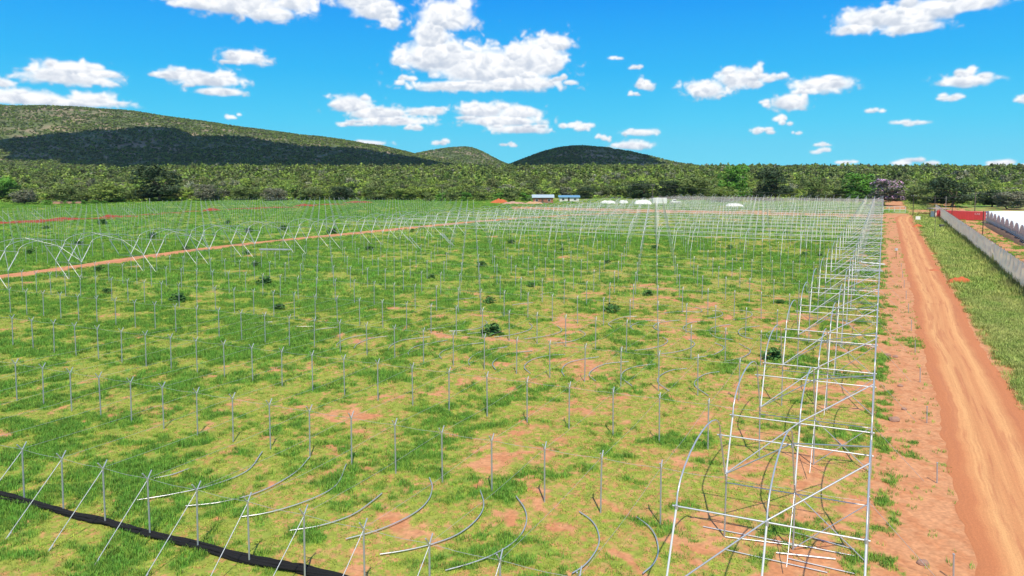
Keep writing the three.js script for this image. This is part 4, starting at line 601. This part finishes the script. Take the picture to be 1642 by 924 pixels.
{ const white = std(.82, .82, .80, .7);
  const heap = (px, base, wpx, h, label) => { const p = gp(px, base), D = proj(p.x, 0, p.z)[2], w = wpx * D / FOC, g = new THREE.PlaneGeometry(1, 1, 26, 12).rotateX(-Math.PI / 2), q = g.attributes.position, s = px; for (let i = 0; i < q.count; i++) { const x = q.getX(i), z = q.getZ(i), k = (1 - (2 * Math.abs(x)) ** 6) * (1 - (2 * Math.abs(z)) ** 4) * (0.82 + 0.3 * fbm(x * 5 + s, z * 5, 3)); q.setXYZ(i, x * w, k * h, z * 4.5); } g.computeVertexNormals(); const m = mesh('covered_heap', g, white); m.position.copy(p).setY(0.01); tag(m, label, 'covered heap', 'heaps under white sheeting'); };
  heap(1031, 327.5, 28, 1.9, 'larger of the white-sheeted heaps, left of the white box container'); heap(975, 326, 24, 1.2, 'low white-sheeted heap right of the blue-roofed shed'); heap(1000, 326, 14, 1.4, 'small white-sheeted heap left of the larger one'); heap(1178, 331, 26, 1.2, 'white-sheeted heap far right behind the hoops');
  const p = gp(1058.5, 327), g = thing('white_container', 'white box container right of the utility pole', 'container'); g.position.copy(p); mesh('body', box(6.2, 2.5, 2.4, 0, 1.35, -1.2), white, g); mesh('base', box(6.0, 0.2, 2.3, 0, 0.1, -1.2), std(.2, .2, .2, .8), g); mesh('door_frame', box(0.08, 2.2, 1.9, 3.13, 1.35, -1.2), std(.6, .6, .6, .7), g);
  const c = gp(1083, 326.5), t = thing('parked_truck', 'small white pickup truck parked right of the white box container', 'truck'); t.position.copy(c); mesh('body', box(4.6, 0.75, 1.7, 0, 0.8, 0), white, t); mesh('cab', new THREE.CylinderGeometry(0.95, 1.35, 0.75, 4, 1).rotateY(Math.PI / 4).scale(1, 1, 0.85).translate(-0.5, 1.54, 0), white, t); mesh('window', box(1.5, 0.42, 1.62, -0.5, 1.52, 0), std(.03, .04, .05, .2), t); for (const [x, z] of [[-1.5, .8], [1.5, .8], [-1.5, -.8], [1.5, -.8]]) { const w = mesh('wheel', new THREE.CylinderGeometry(0.36, 0.36, 0.22, 14).rotateX(Math.PI / 2).translate(x, 0.36, z), std(.02, .02, .02, .9), t); mesh('rim', new THREE.CylinderGeometry(0.2, 0.2, 0.24, 10).rotateX(Math.PI / 2).translate(x, 0.36, z), STEEL, w); }
  const wl = gp(107, 327), wg = thing('garden_wall', 'low pinkish wall between the shrubs at the left field edge', 'wall'); wg.position.copy(wl); mesh('wall', box(13, 0.9, 0.3, 0, 0.45, 0), std(.50, .27, .20, .9), wg); mesh('coping', box(13.2, 0.12, 0.42, 0, 0.96, 0), std(.6, .42, .34, .9), wg);
}
// slanted braces of the far-left block
[[12, 358], [20, 353], [66, 356], [72, 352], [120, 352], [166, 350], [210, 347], [218, 347], [248, 343], [256, 345], [296, 341], [334, 340], [368, 339], [400, 336], [432, 335], [460, 333], [487, 331], [508, 329.5], [534, 330], [556, 327], [580, 326]].forEach(([px, py], i) => { const p = gp(px, py), a = p.clone().add(V3(-2.6, NODE + 0.3, 0.4)); tag(mesh('end_brace', bar(a, p.setY(0), 0.05, 5), STEEL), `slanting brace pipe of the far-left post block, ${ord(i + 1)} from left`, 'pipe', 'slanting braces of the far-left block'); });
[[405, 255], [420, 258], [540, 237], [548, 240], [556, 243]].forEach(([zx, zy], i) => { const a = gp(500 + zx / 2.558, 280 + (zy + 62) / 2.558).add(V3(0, NODE, 0)), q = gp(500 + (zx + 30) / 2.558, 280 + (zy + 52) / 2.558); tag(mesh('propped_pipe', bar(q.clone().add(V3(-2.3, NODE, -0.5)), q, 0.045, 5), STEEL), `propped white pipe leaning near the track among the posts, ${ord(i + 1)} from left`, 'pipe', 'pipes propped near the track'); });

// ---------------------------------------------------------------- two cumulus clouds overhead, between the sun and the hills they shade
function cloud(poly, alt, ground) {
  const inside = (x, z) => { let c = false; for (let i = 0, j = poly.length - 1; i < poly.length; j = i++) { const [xi, zi] = poly[i], [xj, zj] = poly[j]; if ((zi > z) !== (zj > z) && x < (xj - xi) * (z - zi) / (zj - zi) + xi) c = !c; } return c; };
  const ox = SUN.x / SUN.y * (alt - ground), oz = SUN.z / SUN.y * (alt - ground), parts = [], xs = poly.map((p) => p[0]), zs = poly.map((p) => p[1]), step = 85;
  for (let x = Math.min(...xs); x <= Math.max(...xs); x += step) for (let z = Math.min(...zs); z <= Math.max(...zs); z += step) {
    const jx = x + rr(-30, 30), jz = z + rr(-30, 30); if (!inside(jx, jz)) continue;
    const g = new THREE.IcosahedronGeometry(rr(66, 98), 3), p = g.attributes.position, s = rnd() * 50; for (let i = 0; i < p.count; i++) { const n = 0.8 + 0.45 * fbm(p.getX(i) / 28 + s, (p.getY(i) + p.getZ(i)) / 28, 3); p.setXYZ(i, p.getX(i) * n, Math.max(-30, p.getY(i) * n * 0.8), p.getZ(i) * n); } parts.push(g.translate(jx + ox, alt + rr(-20, 60), -jz + oz));
  }
  tag(mesh('cloud', merge(parts), std(.92, .92, .92, 1)), 'white cumulus cloud above the hills', null, null, 'structure');
}
cloud([[-1400, 1900], [-1330, 2000], [-1230, 2120], [-1100, 2190], [-960, 2220], [-640, 2150], [-340, 2170], [-60, 2050], [20, 1560], [-880, 1560], [-980, 1650], [-1130, 1770], [-1330, 1830]], 900, 100);
cloud([[-1350, 1290], [-500, 1290], [-500, 1420], [-900, 1430], [-1350, 1400]], 900, 40);
cloud([[-90, 1750], [-90, 2800], [420, 2800], [470, 2350], [380, 2150], [420, 1750]], 900, 60);

renderer.render(scene, camera);
